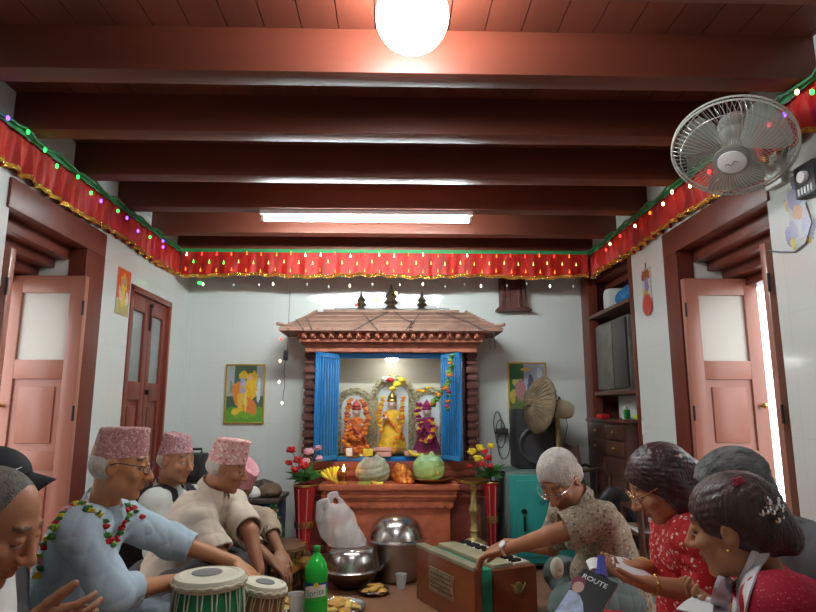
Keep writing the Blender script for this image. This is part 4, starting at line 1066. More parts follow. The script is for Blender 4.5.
# black bag and papers leaning before the cabinet
v = Vol((.98,3.2,0),(1.42,3.6,.70),.008); v.cap((1.17,3.42,.12),(1.24,3.44,.50),.10,.075,sq=((0,1,0),.55)).cap((1.25,3.42,.10),(1.30,3.44,.40),.09,.06,sq=((0,1,0),.55),k=.03); v.wrinkle(.02,25,2); v.plane((0,0,.002),(0,0,-1))
recenter(tag(v.build('black_bag', M('black_nylon',(.02,.018,.02),rough=.5,bump=.3,bscale=40)), 'black bag leaning against the dark drawer cabinet', 'bag'))
t = thing('wooden_rack', 'low dark wooden rack holding papers beside the right wall', 'rack', (1.33,3.18,0))
for z in (.10,.24,.38,.50): MB().box((1.22,3.06,z),(1.44,3.30,z+.018),bev=.003).build('shelf', dkw, t)
for x in (1.232,1.435):
    for y in (3.07,3.29): MB().box((x-.012,y-.012,0),(x+.012,y+.012,.52),bev=.003).build('leg', dkw, t)
for i, z in enumerate((.118,.258,.398)):
    for k in range(3):
        packet(['white','grey','brown'][k]+' sheet of paper on the '+['bottom','middle','upper'][i]+' shelf of the dark rack', (1.32+.01*k,3.17+.01*k,z+.007*k), (.18,.18,.006), [M('white_card',(.70,.72,.70)),M('grey_paper',(.36,.36,.35),rough=.6),M('brown_paper',(.22,.13,.08),rough=.6)][k], .1*k-.1, 'paper_sheet', 'papers on the dark rack', 'paper')

# ================================================================== LEFT FAR CORNER
navy = M('navy_laminate', (.018,.035,.20), rough=.35)
t = thing('blue_table', 'low navy blue table with dark top in the far left corner', 'table', (-.86,4.1,0))
MB().box((-1.12,3.90,.425),(-.70,4.30,.450),bev=.005).build('table_top', M('dark_top',(.07,.05,.04),rough=.4,var=.3,vscale=10), t)
m = MB()    # front panel with arched opening
pts = [(-1.10,.0),(-1.05,.0)]+[(-.91+.14*math.cos(a), .22+.13*math.sin(a)) for a in [PI-PI*i/14 for i in range(15)]]+[(-.77,.0),(-.715,.0),(-.715,.424),(-1.10,.424)]
m.prism(pts, 0, .02, Matrix.Translation((0,3.94,0)) @ Matrix(((1,0,0,0),(0,0,-1,0),(0,1,0,0),(0,0,0,1))))
m.build('front_panel', navy, t, smooth=False)
for x in (-1.10,-.735): MB().box((x,3.942,0),(x+.018,4.28,.424),bev=.003).build('side_panel', navy, t)
MB().box((-1.08,4.26,0),(-.74,4.279,.424)).build('back_panel', blk, t)
clut = [('white_cloth_bag', (-.90,3.98,.452), (.13,.08,.06), M('white_cloth',(.72,.70,.66),rough=.8), 'white cloth bundle on the navy table', 'cloth'), ('brown_box', (-.78,4.03,.452), (.13,.12,.075), M('brown_carton',(.17,.11,.07),rough=.6,var=.3,vscale=20), 'brown carton at the right end of the navy table', 'box'), ('dark_bowl', (-.84,4.12,.452), (.14,.12,.09), M('dark_brown',(.06,.04,.03),rough=.5), 'dark brown box behind the white cloth on the navy table', 'box'), ('tan_pouch', (-.99,3.98,.452), (.09,.07,.06), M('tan_pouch',(.36,.24,.13),rough=.7), 'tan pouch at the left of the navy table', 'pouch')]
for nm, c, sz, mt, lb_, ct in clut:
    v = Vol((c[0]-.12,c[1]-.1,c[2]-.01),(c[0]+.12,c[1]+.1,c[2]+.13),.005); v.ell((c[0],c[1],c[2]+sz[2]*.45),(sz[0]*.55,sz[1]*.55,sz[2]*.6)); v.wrinkle(.012,55,len(lb_)); v.plane((0,0,c[2]),(0,0,-1))
    recenter(tag(v.build(nm, mt), lb_, ct))
# black player behind the vest man
t = thing('music_player', 'black cassette player on a dark stand behind the man in the vest', 'music player', (-1.22,3.78,0))
c = P(190,462,3.78)
MB().box((c.x-.16,3.72,c.z-.11),(c.x+.08,3.90,c.z+.05),bev=.015).build('case', blk, t)
MB().tube([(c.x-.14,3.80,c.z+.05),(c.x-.14,3.80,c.z+.075),(c.x+.06,3.80,c.z+.075),(c.x+.06,3.80,c.z+.05)], .008).build('handle', blk, t)
MB().lathe([(.04,0),(.042,.006),(.02,0),(0,.003)], (c.x+.03,3.719,c.z-.03), n=20, axis=(0,-1,0)).build('speaker_cone', M('cone_black',(.045,.045,.05)), t)
MB().box((c.x-.17,3.71,0),(c.x+.09,3.91,c.z-.112),bev=.006).build('stand', M('dark_brown',(.06,.04,.03)), t)
# round stool with basket sides and the small tree on it
t = thing('round_stool', 'round brown cane stool beside the navy table', 'stool', (-.66,3.72,0))
MB().lathe([(.15,.20),(.165,.208),(.165,.225),(.15,.232)], (-.66,3.72,0), n=32).build('seat', M('stool_brown',(.16,.08,.045),rough=.4,var=.2,vscale=10), t)
m = MB()
for i in range(26):
    a = 2*PI*i/26; m.tube([(-.66+.14*math.cos(a)*q,3.72+.14*math.sin(a)*q,z) for q, z in ((.95,0),(.85,.1),(1,.2))], .008, n=6)
m.tube([(-.66+.135*math.cos(2*PI*i/30),3.72+.135*math.sin(2*PI*i/30),.01) for i in range(30)], .009, closed=True)
m.build('cane_side', M('cane',(.26,.16,.09),rough=.5,var=.3,vscale=20), t)
t = thing('potted_tree', 'small green ornamental tree with golden baubles on the cane stool', 'plant', (-.70,3.74,.233))
MB().lathe([(.03,0),(.04,.03),(.0,.03)], (-.70,3.74,.233), n=16).build('pot', M('dark_brown',(.06,.04,.03)), t)
rng = random.Random(5); m = MB()
m.cyl((-.70,3.74,.25),(-.70,3.74,.44),.005)
for i in range(230):
    z = .26+.18*rng.random(); r = .075*(1-(z-.26)/.20)+.008; a = rng.uniform(0,6.28); p0 = Vector((-.70,3.74,z)); p1 = p0+Vector((math.cos(a)*r,math.sin(a)*r,rng.uniform(-.01,.015)))
    s_ = Vector((-math.sin(a),math.cos(a),0))*.006; m.add([p0-s_*.3,p1-s_,p1+s_,p0+s_*.3,p1+(p1-p0).normalized()*.012],[(0,1,4,2,3)])
m.build('foliage', leaf_m, t, smooth=False)
for i in range(12):
    z = .27+.15*rng.random(); r = .075*(1-(z-.26)/.20)+.008; a = rng.uniform(PI,2*PI); MB().ball((-.70+r*math.cos(a),3.74+r*math.sin(a),z), .008, n=8).build('bauble', brass, t)
# tall red vases with flowers
vred = M('red_vase', (.42,.02,.02), rough=.25, coat=.3)
def vase(label, x, y, zt, r, tilt=0):
    t = thing('tall_vase', label, 'vase', (x,y,0))
    MB().lathe([(r*.55,0),(r*.6,.01),(r*.5,.05),(r*.62,zt*.4),(r*.85,zt*.8),(r,zt-.01),(r*1.05,zt),(r*.9,zt-.004),(r*.6,zt-.10),(0,zt-.11)], (x,y,0), n=26).build('body', vred, t)
    MB().lathe([(r*1.04,zt-.006),(r*1.08,zt),(r*1.02,zt+.004)], (x,y,0), n=26, cap=False).build('gold_rim', brass, t)
    MB().lathe([(r*.80,zt*.52),(r*.86,zt*.56),(r*.82,zt*.60)], (x,y,0), n=26, cap=False).build('gold_band', brass, t)
    for s in (-1,1): MB().tube([(x+s*r*.4,y-r*.98,zt-.02),(x+s*r*.3,y-r*.75,zt*.55),(x+s*r*.22,y-r*.62,.05)], .0035).build('painted_line', M('pale_red',(.62,.20,.18),rough=.4), t)
    return t
vase('tall red vase left of the shrine holding red roses', -.545, 3.93, .535, .07)
vase('slim tall red vase right of the shrine with gold rim', .66, 4.10, .53, .052)
def bouquet(label, base, flowers, nleaf, seed):
    t = thing('flower_bouquet', label, 'flowers', base); rng = random.Random(seed); b = Vector(base)
    for (p, r, mt) in flowers:
        MB().tube([b, b.lerp(Vector(p),.5)+Vector((0,0,.02)), p], .003, n=5).build('stem', leaf_m, t)
        m = MB(); bloom(m, p, r, rng, 10)
        for k in range(6):
            a = k*1.05; m.ball(Vector(p)+Vector((math.cos(a),math.sin(a)*.8,.5))*r*.4, (r*.35,r*.3,r*.5), n=6)
        m.build('flower', mt, t)
    for k in range(nleaf):
        a = rng.uniform(0,6.28); d = Vector((math.cos(a),math.sin(a)*.7,rng.uniform(-.15,.6))).normalized(); L_ = rng.uniform(.07,.13); s_ = d.cross(Vector((0,0,1))).normalized()*L_*.22
        p0 = b+Vector((0,0,rng.uniform(0,.05))); n_ = Vector((0,0,.012))
        MB().add([p0,p0+d*L_*.5+s_+n_,p0+d*L_,p0+d*L_*.5-s_+n_,p0-Vector((0,0,.002)),p0+d*L_*.5+s_-n_*.1,p0+d*L_-Vector((0,0,.002)),p0+d*L_*.5-s_-n_*.1],[(0,1,2),(0,2,3),(4,6,5),(4,7,6),(0,4,5,1),(1,5,6,2),(2,6,7,3),(3,7,4,0)]).build('leaf', leaf_m, t, smooth=False)
    return t
W_ = lambda px,py,Y: P(px,py,Y)
bouquet('bunch of red roses and pink flowers in the tall red vase left of the shrine', (-.545,3.93,.55),
    [(W_(291,450,3.88),.032,redrose),(W_(298,460,3.86),.033,redrose),(W_(295,470,3.86),.032,redrose),(W_(304,466,3.85),.034,redrose),(W_(289,463,3.90),.026,redrose),(W_(309,452,3.95),.036,pinkfl),(W_(306,461,3.93),.028,pinkfl),(W_(318,448,3.94),.026,pinkfl),(W_(319,458,3.96),.026,pinkfl)], 26, 2)
bouquet('bunch of yellow and red flowers in the slim red vase right of the shrine', (.66,4.10,.54),
    [(W_(472,452,4.05),.036,marig_y),(W_(480,448,4.05),.034,marig_y),(W_(478,459,4.03),.036,marig_y),(W_(491,446,4.05),.028,marig_y),(W_(485,452,4.03),.026,redrose),(W_(488,458,4.02),.030,redrose),(W_(482,464,4.02),.030,redrose),(W_(490,466,4.02),.026,redrose),(W_(470,466,4.06),.02,redrose)], 16, 3)
# tall brass lamp stand
sx, sy = P(474,520,3.86).x, 3.86
t = thing('brass_lamp_stand', 'tall brass oil lamp stand with beaded foot right of the altar', 'lamp stand', (sx,sy,0))
MB().lathe([(.10,.0),(.10,.012),(.075,.02),(.085,.03),(.05,.045)], (sx,sy,0), n=30).build('base', brass, t)
MB().lathe([(.045,.04),(.04,.10),(.075,.17),(.082,.18),(.08,.20),(.05,.215),(.028,.23),(.022,.26),(.030,.27),(.022,.29),(.020,.36),(.030,.375),(.034,.40),(.022,.43),(.018,.50),(.026,.515),(.018,.53)], (sx,sy,0), n=26).build('column', M('old_brass',(.55,.45,.20),rough=.38,metal=.8,var=.25,vscale=30), t)
MB().lathe([(.018,.53),(.05,.545),(.10,.56),(.105,.575),(.098,.573),(.05,.558),(0,.555)], (sx,sy,0), n=30).build('top_dish', brass, t)
for i in range(22):
    a = 2*PI*i/22; m = MB(); x, y = sx+.080*math.cos(a), sy+.080*math.sin(a)
    m.tube([(x,y,.19),(x+.012*math.cos(a),y+.012*math.sin(a),.10)], .003, n=5)
    for k in range(4): m.ball((x+.003*k*math.cos(a),y+.003*k*math.sin(a),.175-.022*k), .0075, n=6)
    m.build('hanging_bead', M('dull_brass',(.42,.34,.20),rough=.4,metal=.8), t)
# brass butter lamps near the altar
def butter(label, x, y, s, dup_of=None, group='brass butter lamps'):
    t = thing('butter_lamp', label, 'oil lamp', (x,y,0), group=group)
    MB().lathe([(.045*s,0),(.045*s,.008*s),(.018*s,.022*s),(.012*s,.05*s),(.018*s,.06*s),(.012*s,.075*s),(.02*s,.09*s),(.05*s,.11*s),(.055*s,.125*s),(.05*s,.124*s),(.02*s,.105*s),(0,.10*s)], (x,y,0), n=26).build('cup', brass, t)
    return t
butter('brass butter lamp standing left of the row by the cane stool', P(290,560,3.50).x, 3.50, 1.35)
butter('brass butter lamp between the green bottle and the low pot', P(305,560,3.56).x, 3.60, 1.35)
t = thing('incense_holder', 'slender red and gold incense holder standing before the red vase', 'incense holder', tuple(Vector((P(303,560,3.72).x,3.72,0))))
x = P(303,560,3.72).x
MB().lathe([(.04,0),(.04,.01),(.012,.02),(.010,.16),(.024,.18),(.024,.235),(.016,.24)], (x,3.72,0), n=18).build('stand', brass, t)
for k in range(3): MB().tube([(x+.004*k-.004,3.72,.235),(x+.010*k-.010,3.72,.36)], .0022).build('incense_stick', redrose, t)
v = Vol((-.72,3.5,0),(-.46,3.9,.25),.006)
v.cap((-.60,3.80,.03),(-.50,3.74,.16),.05,.03).wrinkle(.012,50,3); v.plane((0,0,.002),(0,0,-1))
recenter(tag(v.build('brown_cloth', M('brown_rag',(.14,.07,.05),rough=.8,var=.3,vscale=20)), 'crumpled brown cloth bag at the foot of the red vase', 'cloth'))

# ================================================================== POTS, PLATES, BOTTLE
alu = M('aluminium', (.62,.60,.57), rough=.24, metal=1, var=.08, vscale=14, vstretch=(1,1,6)); aluo = M('dull_aluminium', (.40,.37,.34), rough=.42, metal=1, var=.12, vscale=10); darkpot = M('dark_steel', (.13,.08,.06), rough=.3, metal=.85)
px_, py_ = P(396,560,3.82).x, 3.83
t = thing('cooking_pot', 'tall aluminium cooking pot before the altar', 'pot', (px_,py_,0))
MB().lathe([(.11,0),(.125,.01),(.13,.03),(.132,.20),(.142,.215),(.138,.222),(.126,.215),(.122,.03),(0,.02)], (px_,py_,0), n=44).build('body', aluo, t)
t = thing('steel_basin', 'upturned shiny steel basin covering the tall pot', 'basin', (px_,py_,.225))
MB().lathe([(.185,.2255),(.19,.232),(.182,.238),(.165,.242),(.16,.27),(.14,.32),(.10,.355),(.05,.370),(.0,.373)], (px_,py_,0), n=48).build('bowl', alu, t)
lx, ly = P(351,570,3.66).x, 3.68
t = thing('steel_bowl', 'dark based steel bowl on the floor before the altar', 'bowl', (lx,ly,0))
MB().lathe([(.07,0),(.08,.004),(.13,.04),(.155,.085),(.16,.10),(.155,.10),(.12,.045),(0,.01)], (lx,ly,0), n=44).build('bowl', darkpot, t)
t = thing('steel_basin', 'upturned shiny steel basin carrying the white plastic bag', 'basin', (lx,ly,.10))
MB().lathe([(.178,.1015),(.185,.106),(.180,.112),(.165,.115),(.16,.14),(.148,.19),(.13,.212),(.115,.217),(.112,.222),(.08,.224),(0,.224)], (lx,ly,0), n=48).build('bowl', alu, t)
wfilm = M('white_film', (.85,.83,.82), rough=.14, alpha=.42, spec=.7, bump=.5, bscale=50)
bx_, by_ = P(345,540,3.68).x, 3.68
t = thing('plastic_bag', 'translucent white carrier bag with two handles standing on the upturned basin', 'plastic bag', (bx_,by_,.226))
v = Vol((bx_-.25,by_-.15,.215),(bx_+.22,by_+.15,.60),.0045)
c = lambda px,py,dy=0: tuple(P(px,py,by_+dy))
v.cap(c(347,545),c(338,520),.105,.09,sq=((0,1,0),.7)).cap(c(338,525),c(336,520),.08,.06,sq=((0,1,0),.6),k=.03).cap(c(328,530),c(323,520),.05,.03,sq=((0,1,0),.5),k=.03)
v.cap(c(326,515),c(331,496),.016,.009,k=.006,sq=((0,1,0),.5)).cap(c(331,496),c(337,494),.009,k=.006,sq=((0,1,0),.5)).cap(c(337,494),c(346,515),.009,.02,k=.006,sq=((0,1,0),.5))
v.cap(c(320,520,-.02),c(319,504,-.02),.016,.011,k=.01,sq=((0,1,0),.5)).cap(c(319,504,-.02),c(325,502,-.02),.011,k=.01,sq=((0,1,0),.5)).cap(c(325,502,-.02),c(329,512,-.02),.011,.016,k=.01,sq=((0,1,0),.5))
v.wrinkle(.014,42,6,dirs=(.3,0,1)); v.plane((0,0,.2265),(0,0,-1)); v.build('film', wfilm, t)
MB().ball((bx_+.02,by_,.30),(.065,.05,.06),n=14).ball((bx_-.03,by_,.28),(.05,.045,.045),n=14).build('contents', M('pale_food',(.62,.56,.50),rough=.7), t)

# green soda bottle
bz = PZ(317,546,.34); bxx, byy = bz.x, bz.y
t = thing('soda_bottle', 'large green plastic soda bottle with blue and white label', 'bottle', (bxx,byy,0))
gp = M('green_pet', (.02,.62,.06), rough=.08, alpha=.88, spec=.8); gl = M('green_liquid', (.03,.55,.05), rough=.1)
prof = [(.035,.0),(.052,.006),(.058,.02),(.058,.07),(.0575,.09),(.0555,.10),(.0555,.185),(.0575,.195),(.058,.21),(.055,.235),(.045,.265),(.03,.29),(.018,.305),(.0145,.312),(.0145,.322)]
MB().lathe(prof, (bxx,byy,0), n=40).build('body', gp, t)
MB().lathe([(.03,.003),(.054,.022),(.054,.20),(.0515,.228),(0,.229)], (bxx,byy,0), n=32).build('drink', gl, t)
MB().lathe([(.016,.316),(.017,.32),(.017,.338),(.015,.341),(0,.341)], (bxx,byy,0), n=28).build('cap', M('green_cap',(.01,.38,.06),rough=.4), t)
def lab(u, v):
    c = (.02,.10,.30) if v > .62 else (.03,.42,.08)
    if v < .30 and .1 < u: c = (.05,.50,.08)
    return c
lm = MB(); R_ = .0568; nu, nv = 90, 26
for j in range(nv):
    for i in range(nu):
        lm.col(lab((i+.5)/nu, (j+.5)/nv)); a0, a1 = [2*PI*q/nu for q in (i, i+1)]; z0, z1 = [.104+.078*q/nv for q in (j, j+1)]
        lm.add([(bxx+R_*math.cos(a0),byy+R_*math.sin(a0),z0),(bxx+R_*math.cos(a1),byy+R_*math.sin(a1),z0),(bxx+R_*math.cos(a1),byy+R_*math.sin(a1),z1),(bxx+R_*math.cos(a0),byy+R_*math.sin(a0),z1)],[(0,1,2,3)])
lb_o = lm.build('label_band', printm, t)
tx = text_mesh('Sprite', .040, Matrix.Identity(4), .0004)
def wrap(mb, rad, ac, zc, slant=.22):
    for i, p in enumerate(mb.v):
        a = ac+p.x/rad; mb.v[i] = Vector((bxx+(rad+p.z)*math.cos(a), byy+(rad+p.z)*math.sin(a), zc+p.y+p.x*slant))
    return mb
tx.v = [v*1.0 for v in tx.v]
face_a = math.atan2(-byy, -bxx)
bgp = MB(); bgp.grid(lambda u, v: Vector((-.056+.112*u, -.026+.052*v+.006*math.sin(u*PI), 0)), 24, 4); wrap(bgp, R_+.0006, face_a-.05, .140, .1); bgp.build('logo_patch', lamp_white, t)
wrap(tx, R_+.0014, face_a-.05, .138, .14); tx.v = tx.v; tx.build('logo_text', M('logo_green',(.02,.30,.10),rough=.4), t)
sun_ = MB(); sun_.lathe([(.0,0),(.012,0),(.012,.001),(0,.001)], n=16); sun_.v = [Vector((v.x, v.y, v.z)) for v in sun_.v]; wrap(sun_, R_+.0024, face_a+.02, .173, 0); sun_.build('lemon_mark', M('lemon',(.85,.70,.03),rough=.4), t)

# foil plates with fried snacks
foil = M('silver_foil', (.78,.78,.78), rough=.2, metal=1, bump=.8, bscale=90)
snack = M('fried_snack', (.66,.36,.08), rough=.55, var=.35, vscale=40, bump=.5, bscale=120); snack2 = M('yellow_bread', (.78,.50,.13), rough=.6, var=.25, vscale=30, bump=.3, bscale=90)
def plate(label, x, y, r, n, mt, seed, names):
    t = thing('foil_plate', label, 'plate', (x,y,0))
    n_ = 40; vs = []; fs = []; prof = [(.55,.002),(.70,.004),(.92,.018),(1,.024),(.98,.027),(.90,.021),(.68,.008),(.0001,.006)]
    for q, z in prof:
        for k in range(n_):
            a = 2*PI*k/n_; w = 1+.02*math.sin(9*a)+.015*math.sin(14*a+1); vs.append((x+r*q*w*math.cos(a), y+r*q*w*math.sin(a), z+(.003*math.sin(11*a) if q > .9 else 0)))
    for i in range(len(prof)-1):
        for k in range(n_): k2 = (k+1) % n_; fs.append((i*n_+k,i*n_+k2,(i+1)*n_+k2,(i+1)*n_+k))
    fs.append(tuple(range(n_))[::-1])
    MB().add(vs, fs).build('dish', foil, t)
    rng = random.Random(seed); proto = None
    for k in range(n):
        a = 2.4*k; rr = r*.62*math.sqrt((k+.3)/n); z = .010+.012*(1-rr/r)*(k < n*.5)*2
        m = MB(); s = rng.uniform(.85,1.2)
        m.ball((0,0,.010),(.034*s,.028*s,.011),n=12).ball((.012,.008,.016),(.016,.014,.008),n=8)
        o = m.build('fried_snack', mt[k % len(mt)])
        o.location = (x+rr*math.cos(a), y+rr*math.sin(a), z); o.rotation_euler = (rng.uniform(-.3,.3), rng.uniform(-.3,.3), rng.uniform(0,6))
        tag(o, names, 'snack', names)
c = PZ(374,590,.02); plate('foil plate with fried snacks standing alone on the floor before the steel bowl', c.x, c.y, .085, 7, [snack], 3, 'brown fried snack on the lone foil plate before the bowls')
c = PZ(340,606,.02); plate('foil plate heaped with snacks just right of the green bottle', c.x, c.y, .13, 14, [snack, snack2], 4, 'golden fried snack heaped on the foil plate right of the bottle')
c = PZ(284,604,.02); plate('foil plate of yellow bread pieces left of the green bottle', c.x-.02, c.y, .13, 13, [snack2, snack], 5, 'yellow bread piece on the foil plate left of the bottle')
c = PZ(325,622,.02); plate('foil plate of snacks nearest the viewer by the green bottle', c.x+.10, c.y, .11, 9, [snack2, snack], 6, 'golden snack on the foil plate nearest the viewer')
clearp = M('clear_plastic', (.75,.76,.76), rough=.12, alpha=.38, spec=.8)
def cup(label, p, s=1):
    t = thing('plastic_cup', label, 'cup', (p.x,p.y,0))
    MB().lathe([(.022*s,0),(.024*s,.002),(.033*s,.078*s),(.035*s,.08*s),(.031*s,.078*s),(.022*s,.004),(0,.004)], (p.x,p.y,0), n=26).build('cup_wall', clearp, t)
cup('empty clear plastic cup on the floor left of the harmonium', PZ(401,589,0))
cup('clear plastic cup on the floor just left of the green bottle', PZ(296,616,0), 1.3)
t = thing('steel_tray', 'flat steel tray on the floor by the brass lamps', 'tray', tuple(PZ(300,572,0)))
c = PZ(300,575,0); MB().lathe([(.10,0),(.15,.004),(.165,.014),(.16,.015),(.10,.006),(0,.005)], (c.x-.03,c.y-.1,0), n=36).build('dish', alu, t)

# ================================================================== HARMONIUM
hw = M('harmonium_wood', (.26,.068,.024), rough=.3, var=.3, vscale=6, vstretch=(.15,1,1), coat=.3); hdark = M('harmonium_dark', (.09,.03,.018), rough=.4); bel = M('green_bellows', (.04,.42,.26), rough=.5)
A_ = Vector((.145,3.44,0)); B_ = PZ(474,568,.28); B_.z = 0
du = (B_-A_).normalized(); dvv = Vector((-du.y, du.x, 0))   # du along the front face towards the viewer, dvv towards the player
if dvv.x < 0: dvv = -dvv
HL = .58; A_ = B_-du*HL
T = Matrix((du, dvv, Vector((0,0,1)))).transposed().to_4x4()
if T.determinant() < 0: T = Matrix((du, dvv, Vector((0,0,1)))).transposed().to_4x4()
T.translation = A_
hm = thing('harmonium', 'reddish wooden harmonium with green bellows and brass plate on the floor', 'harmonium', tuple(A_+du*HL/2+dvv*.17), math.atan2(du.y, du.x))
HB = lambda lo, hi, bev=.004: MB().box(lo, hi, T, bev)
HB((0,0,.0),(HL,.045,.275),.006).build('bellows_board', hw, hm)
m = MB()
for k in range(6): m.box((.015+.0*k,.046+k*.0105,.02),(HL-.012,.0535+k*.0105,.262),T,.003)
m.box((.03,.046,.03),(HL-.03,.109,.25),T); m.build('bellows', bel, hm)
HB((0,.11,0),(HL,.36,.255),.006).build('case', hw, hm)
HB((-.006,.105,0),(HL+.006,.366,.022),.004).build('base_moulding', hdark, hm)
m = MB(); m.box((.02,.125,.255),(HL-.02,.235,.275),T,.004); m.build('reed_cover', M('pale_lid', (.42,.38,.24), rough=.3, var=.2, vscale=8), hm)
m = MB()
for k in range(24): m.box((.035+k*.0215,.25,.255),(.035+k*.0215+.019,.345,.268),T,.002)
m.build('white_keys', M('ivory',(.75,.72,.62),rough=.3), hm)
m = MB()
for k in range(23):
    if k % 7 not in (2,6): m.box((.049+k*.0215,.25,.268),(.049+k*.0215+.011,.305,.280),T,.002)
m.build('black_keys', M('ebony',(.02,.02,.02),rough=.25), hm)
m = MB(); m.box((0,-.004,.262),(HL,.05,.281),T,.003); m.build('top_rail', M('pale_rail',(.30,.27,.18),rough=.3,var=.25,vscale=10), hm)
pl = HB((.15,-.006,.085),(.40,.001,.20),.002).build('name_plate', M('plate_brass', (.40,.33,.22), rough=.35, metal=.7, var=.4, vscale=25), hm)
m = MB(); rng = random.Random(3)
for r in range(4):
    x = .175
    while x < .37: w_ = rng.uniform(.008,.022); m.box((x,-.0075,.105+r*.021),(x+w_,-.0058,.115+r*.021),T); x += w_+.006
m.build('engraving', M('engraved',(.12,.10,.07),rough=.5), pl)
m = MB(); m.lathe([(.026,0),(.028,.003),(.02,.005),(0,.006)], n=18, mat=T @ Matrix.Translation((HL+.0,.245,.165)), axis=(1,0,0)); m.tube([T @ Vector((HL+.006+.012*math.sin(PI*i/10), .205+.08*i/10, .185-.035*math.sin(PI*i/10))) for i in range(11)], .004)
m.build('handle', M('old_brass',(.55,.45,.20)), hm)
for x in (.03,HL-.03):
    for z in (.04,.235): pass

# ================================================================== TABLA
cushion = M('ring_cushion', (.10,.05,.16), rough=.85, var=.3, vscale=20); skinm = M('drum_skin', (.70,.66,.52), rough=.5, var=.06, vscale=10); syahi = M('drum_black_spot', (.20,.20,.19), rough=.45)
def drum(name, label, c, zt, r, prof, mt, seed, tilt, strapm):
    """c centre xy, zt top height"""
    H = zt-.06
    t = thing(name, label, 'drum', (c[0],c[1],0))
    TT = Matrix.Translation((c[0],c[1],.05)) @ Euler(tilt).to_matrix().to_4x4()
    MB().lathe([(rr*r, z*H) for rr, z in prof], n=44, mat=TT).build('shell', mt, t)
    MB().lathe([(r*1.0,H-.03),(r*1.06,H-.022),(r*1.07,H-.004),(r*1.02,H+.008),(r*.86,H+.012),(r*.84,H+.009),(0,H+.006)], n=48, mat=TT, cap=False).build('drum_head', skinm, t)
    m = MB(); m.tube([TT @ Vector((r*1.06*math.cos(2*PI*k/60), r*1.06*math.sin(2*PI*k/60), H-.012+.003*math.sin(k*1.7))) for k in range(60)], .008, closed=True, n=7); m.build('braided_rim', M('rim_hide',(.55,.50,.36),rough=.6,bump=.6,bscale=150), t)
    off = (.25*r,0) if name == 'bayan_drum' else (0,0)
    MB().lathe([(r*.46,0),(r*.44,.0025),(0,.003)], n=32, mat=TT @ Matrix.Translation((off[0],off[1],H+.0085))).build('black_spot', syahi, t)
    m = MB(); N = 16
    for k in range(N):
        for d in (-1,1):
            a = 2*PI*(k+.5)/N; pts = []
            for j in range(11):
                u = j/10; z = u*(H-.02); 
                rr = None
                for (r0,z0),(r1,z1) in zip(prof, prof[1:]):
                    if z0*H <= z <= z1*H+1e-6: rr = r0+(r1-r0)*(z-z0*H)/max(1e-6,(z1-z0)*H)
                rr = (rr or prof[-1][0])*r+.0035; aa = a+d*.10*(u-.5)*1.6
                pts.append(TT @ Vector((rr*math.cos(aa), rr*math.sin(aa), z)))
            m.tube(pts, .0028, n=4)
    m.build('strap_lacing', strapm, t)
    m = MB(); m.tube([(c[0]+r*.62*math.cos(2*PI*k/36), c[1]+r*.62*math.sin(2*PI*k/36), .035) for k in range(36)], .034, closed=True, n=12); m.build('ring_cushion', cushion, t)
    return t
c1 = P(210,573,2.30)
drum('bayan_drum', 'green tabla drum with white laces at the front left', (c1.x,c1.y), c1.z-.002, .118, [(.45,0),(.75,.10),(.98,.32),(1.06,.52),(1.04,.75),(.96,.95),(.95,1)], M('green_lacquer',(.008,.20,.07),rough=.22,var=.3,vscale=10,coat=.4), 1, (0,0,2.2), M('white_lace',(.62,.62,.52),rough=.6))
c2 = P(252,580,2.47)
drum('dayan_drum', 'smaller brown wooden tabla drum behind the green one', (c2.x,c2.y), c2.z-.002, .080, [(1.15,0),(1.22,.2),(1.12,.6),(.98,.95),(.97,1)], M('brown_lacquer',(.20,.09,.04),rough=.35,var=.3,vscale=10), 2, (.05,.16,.4), M('hide_lace',(.50,.38,.22),rough=.6))
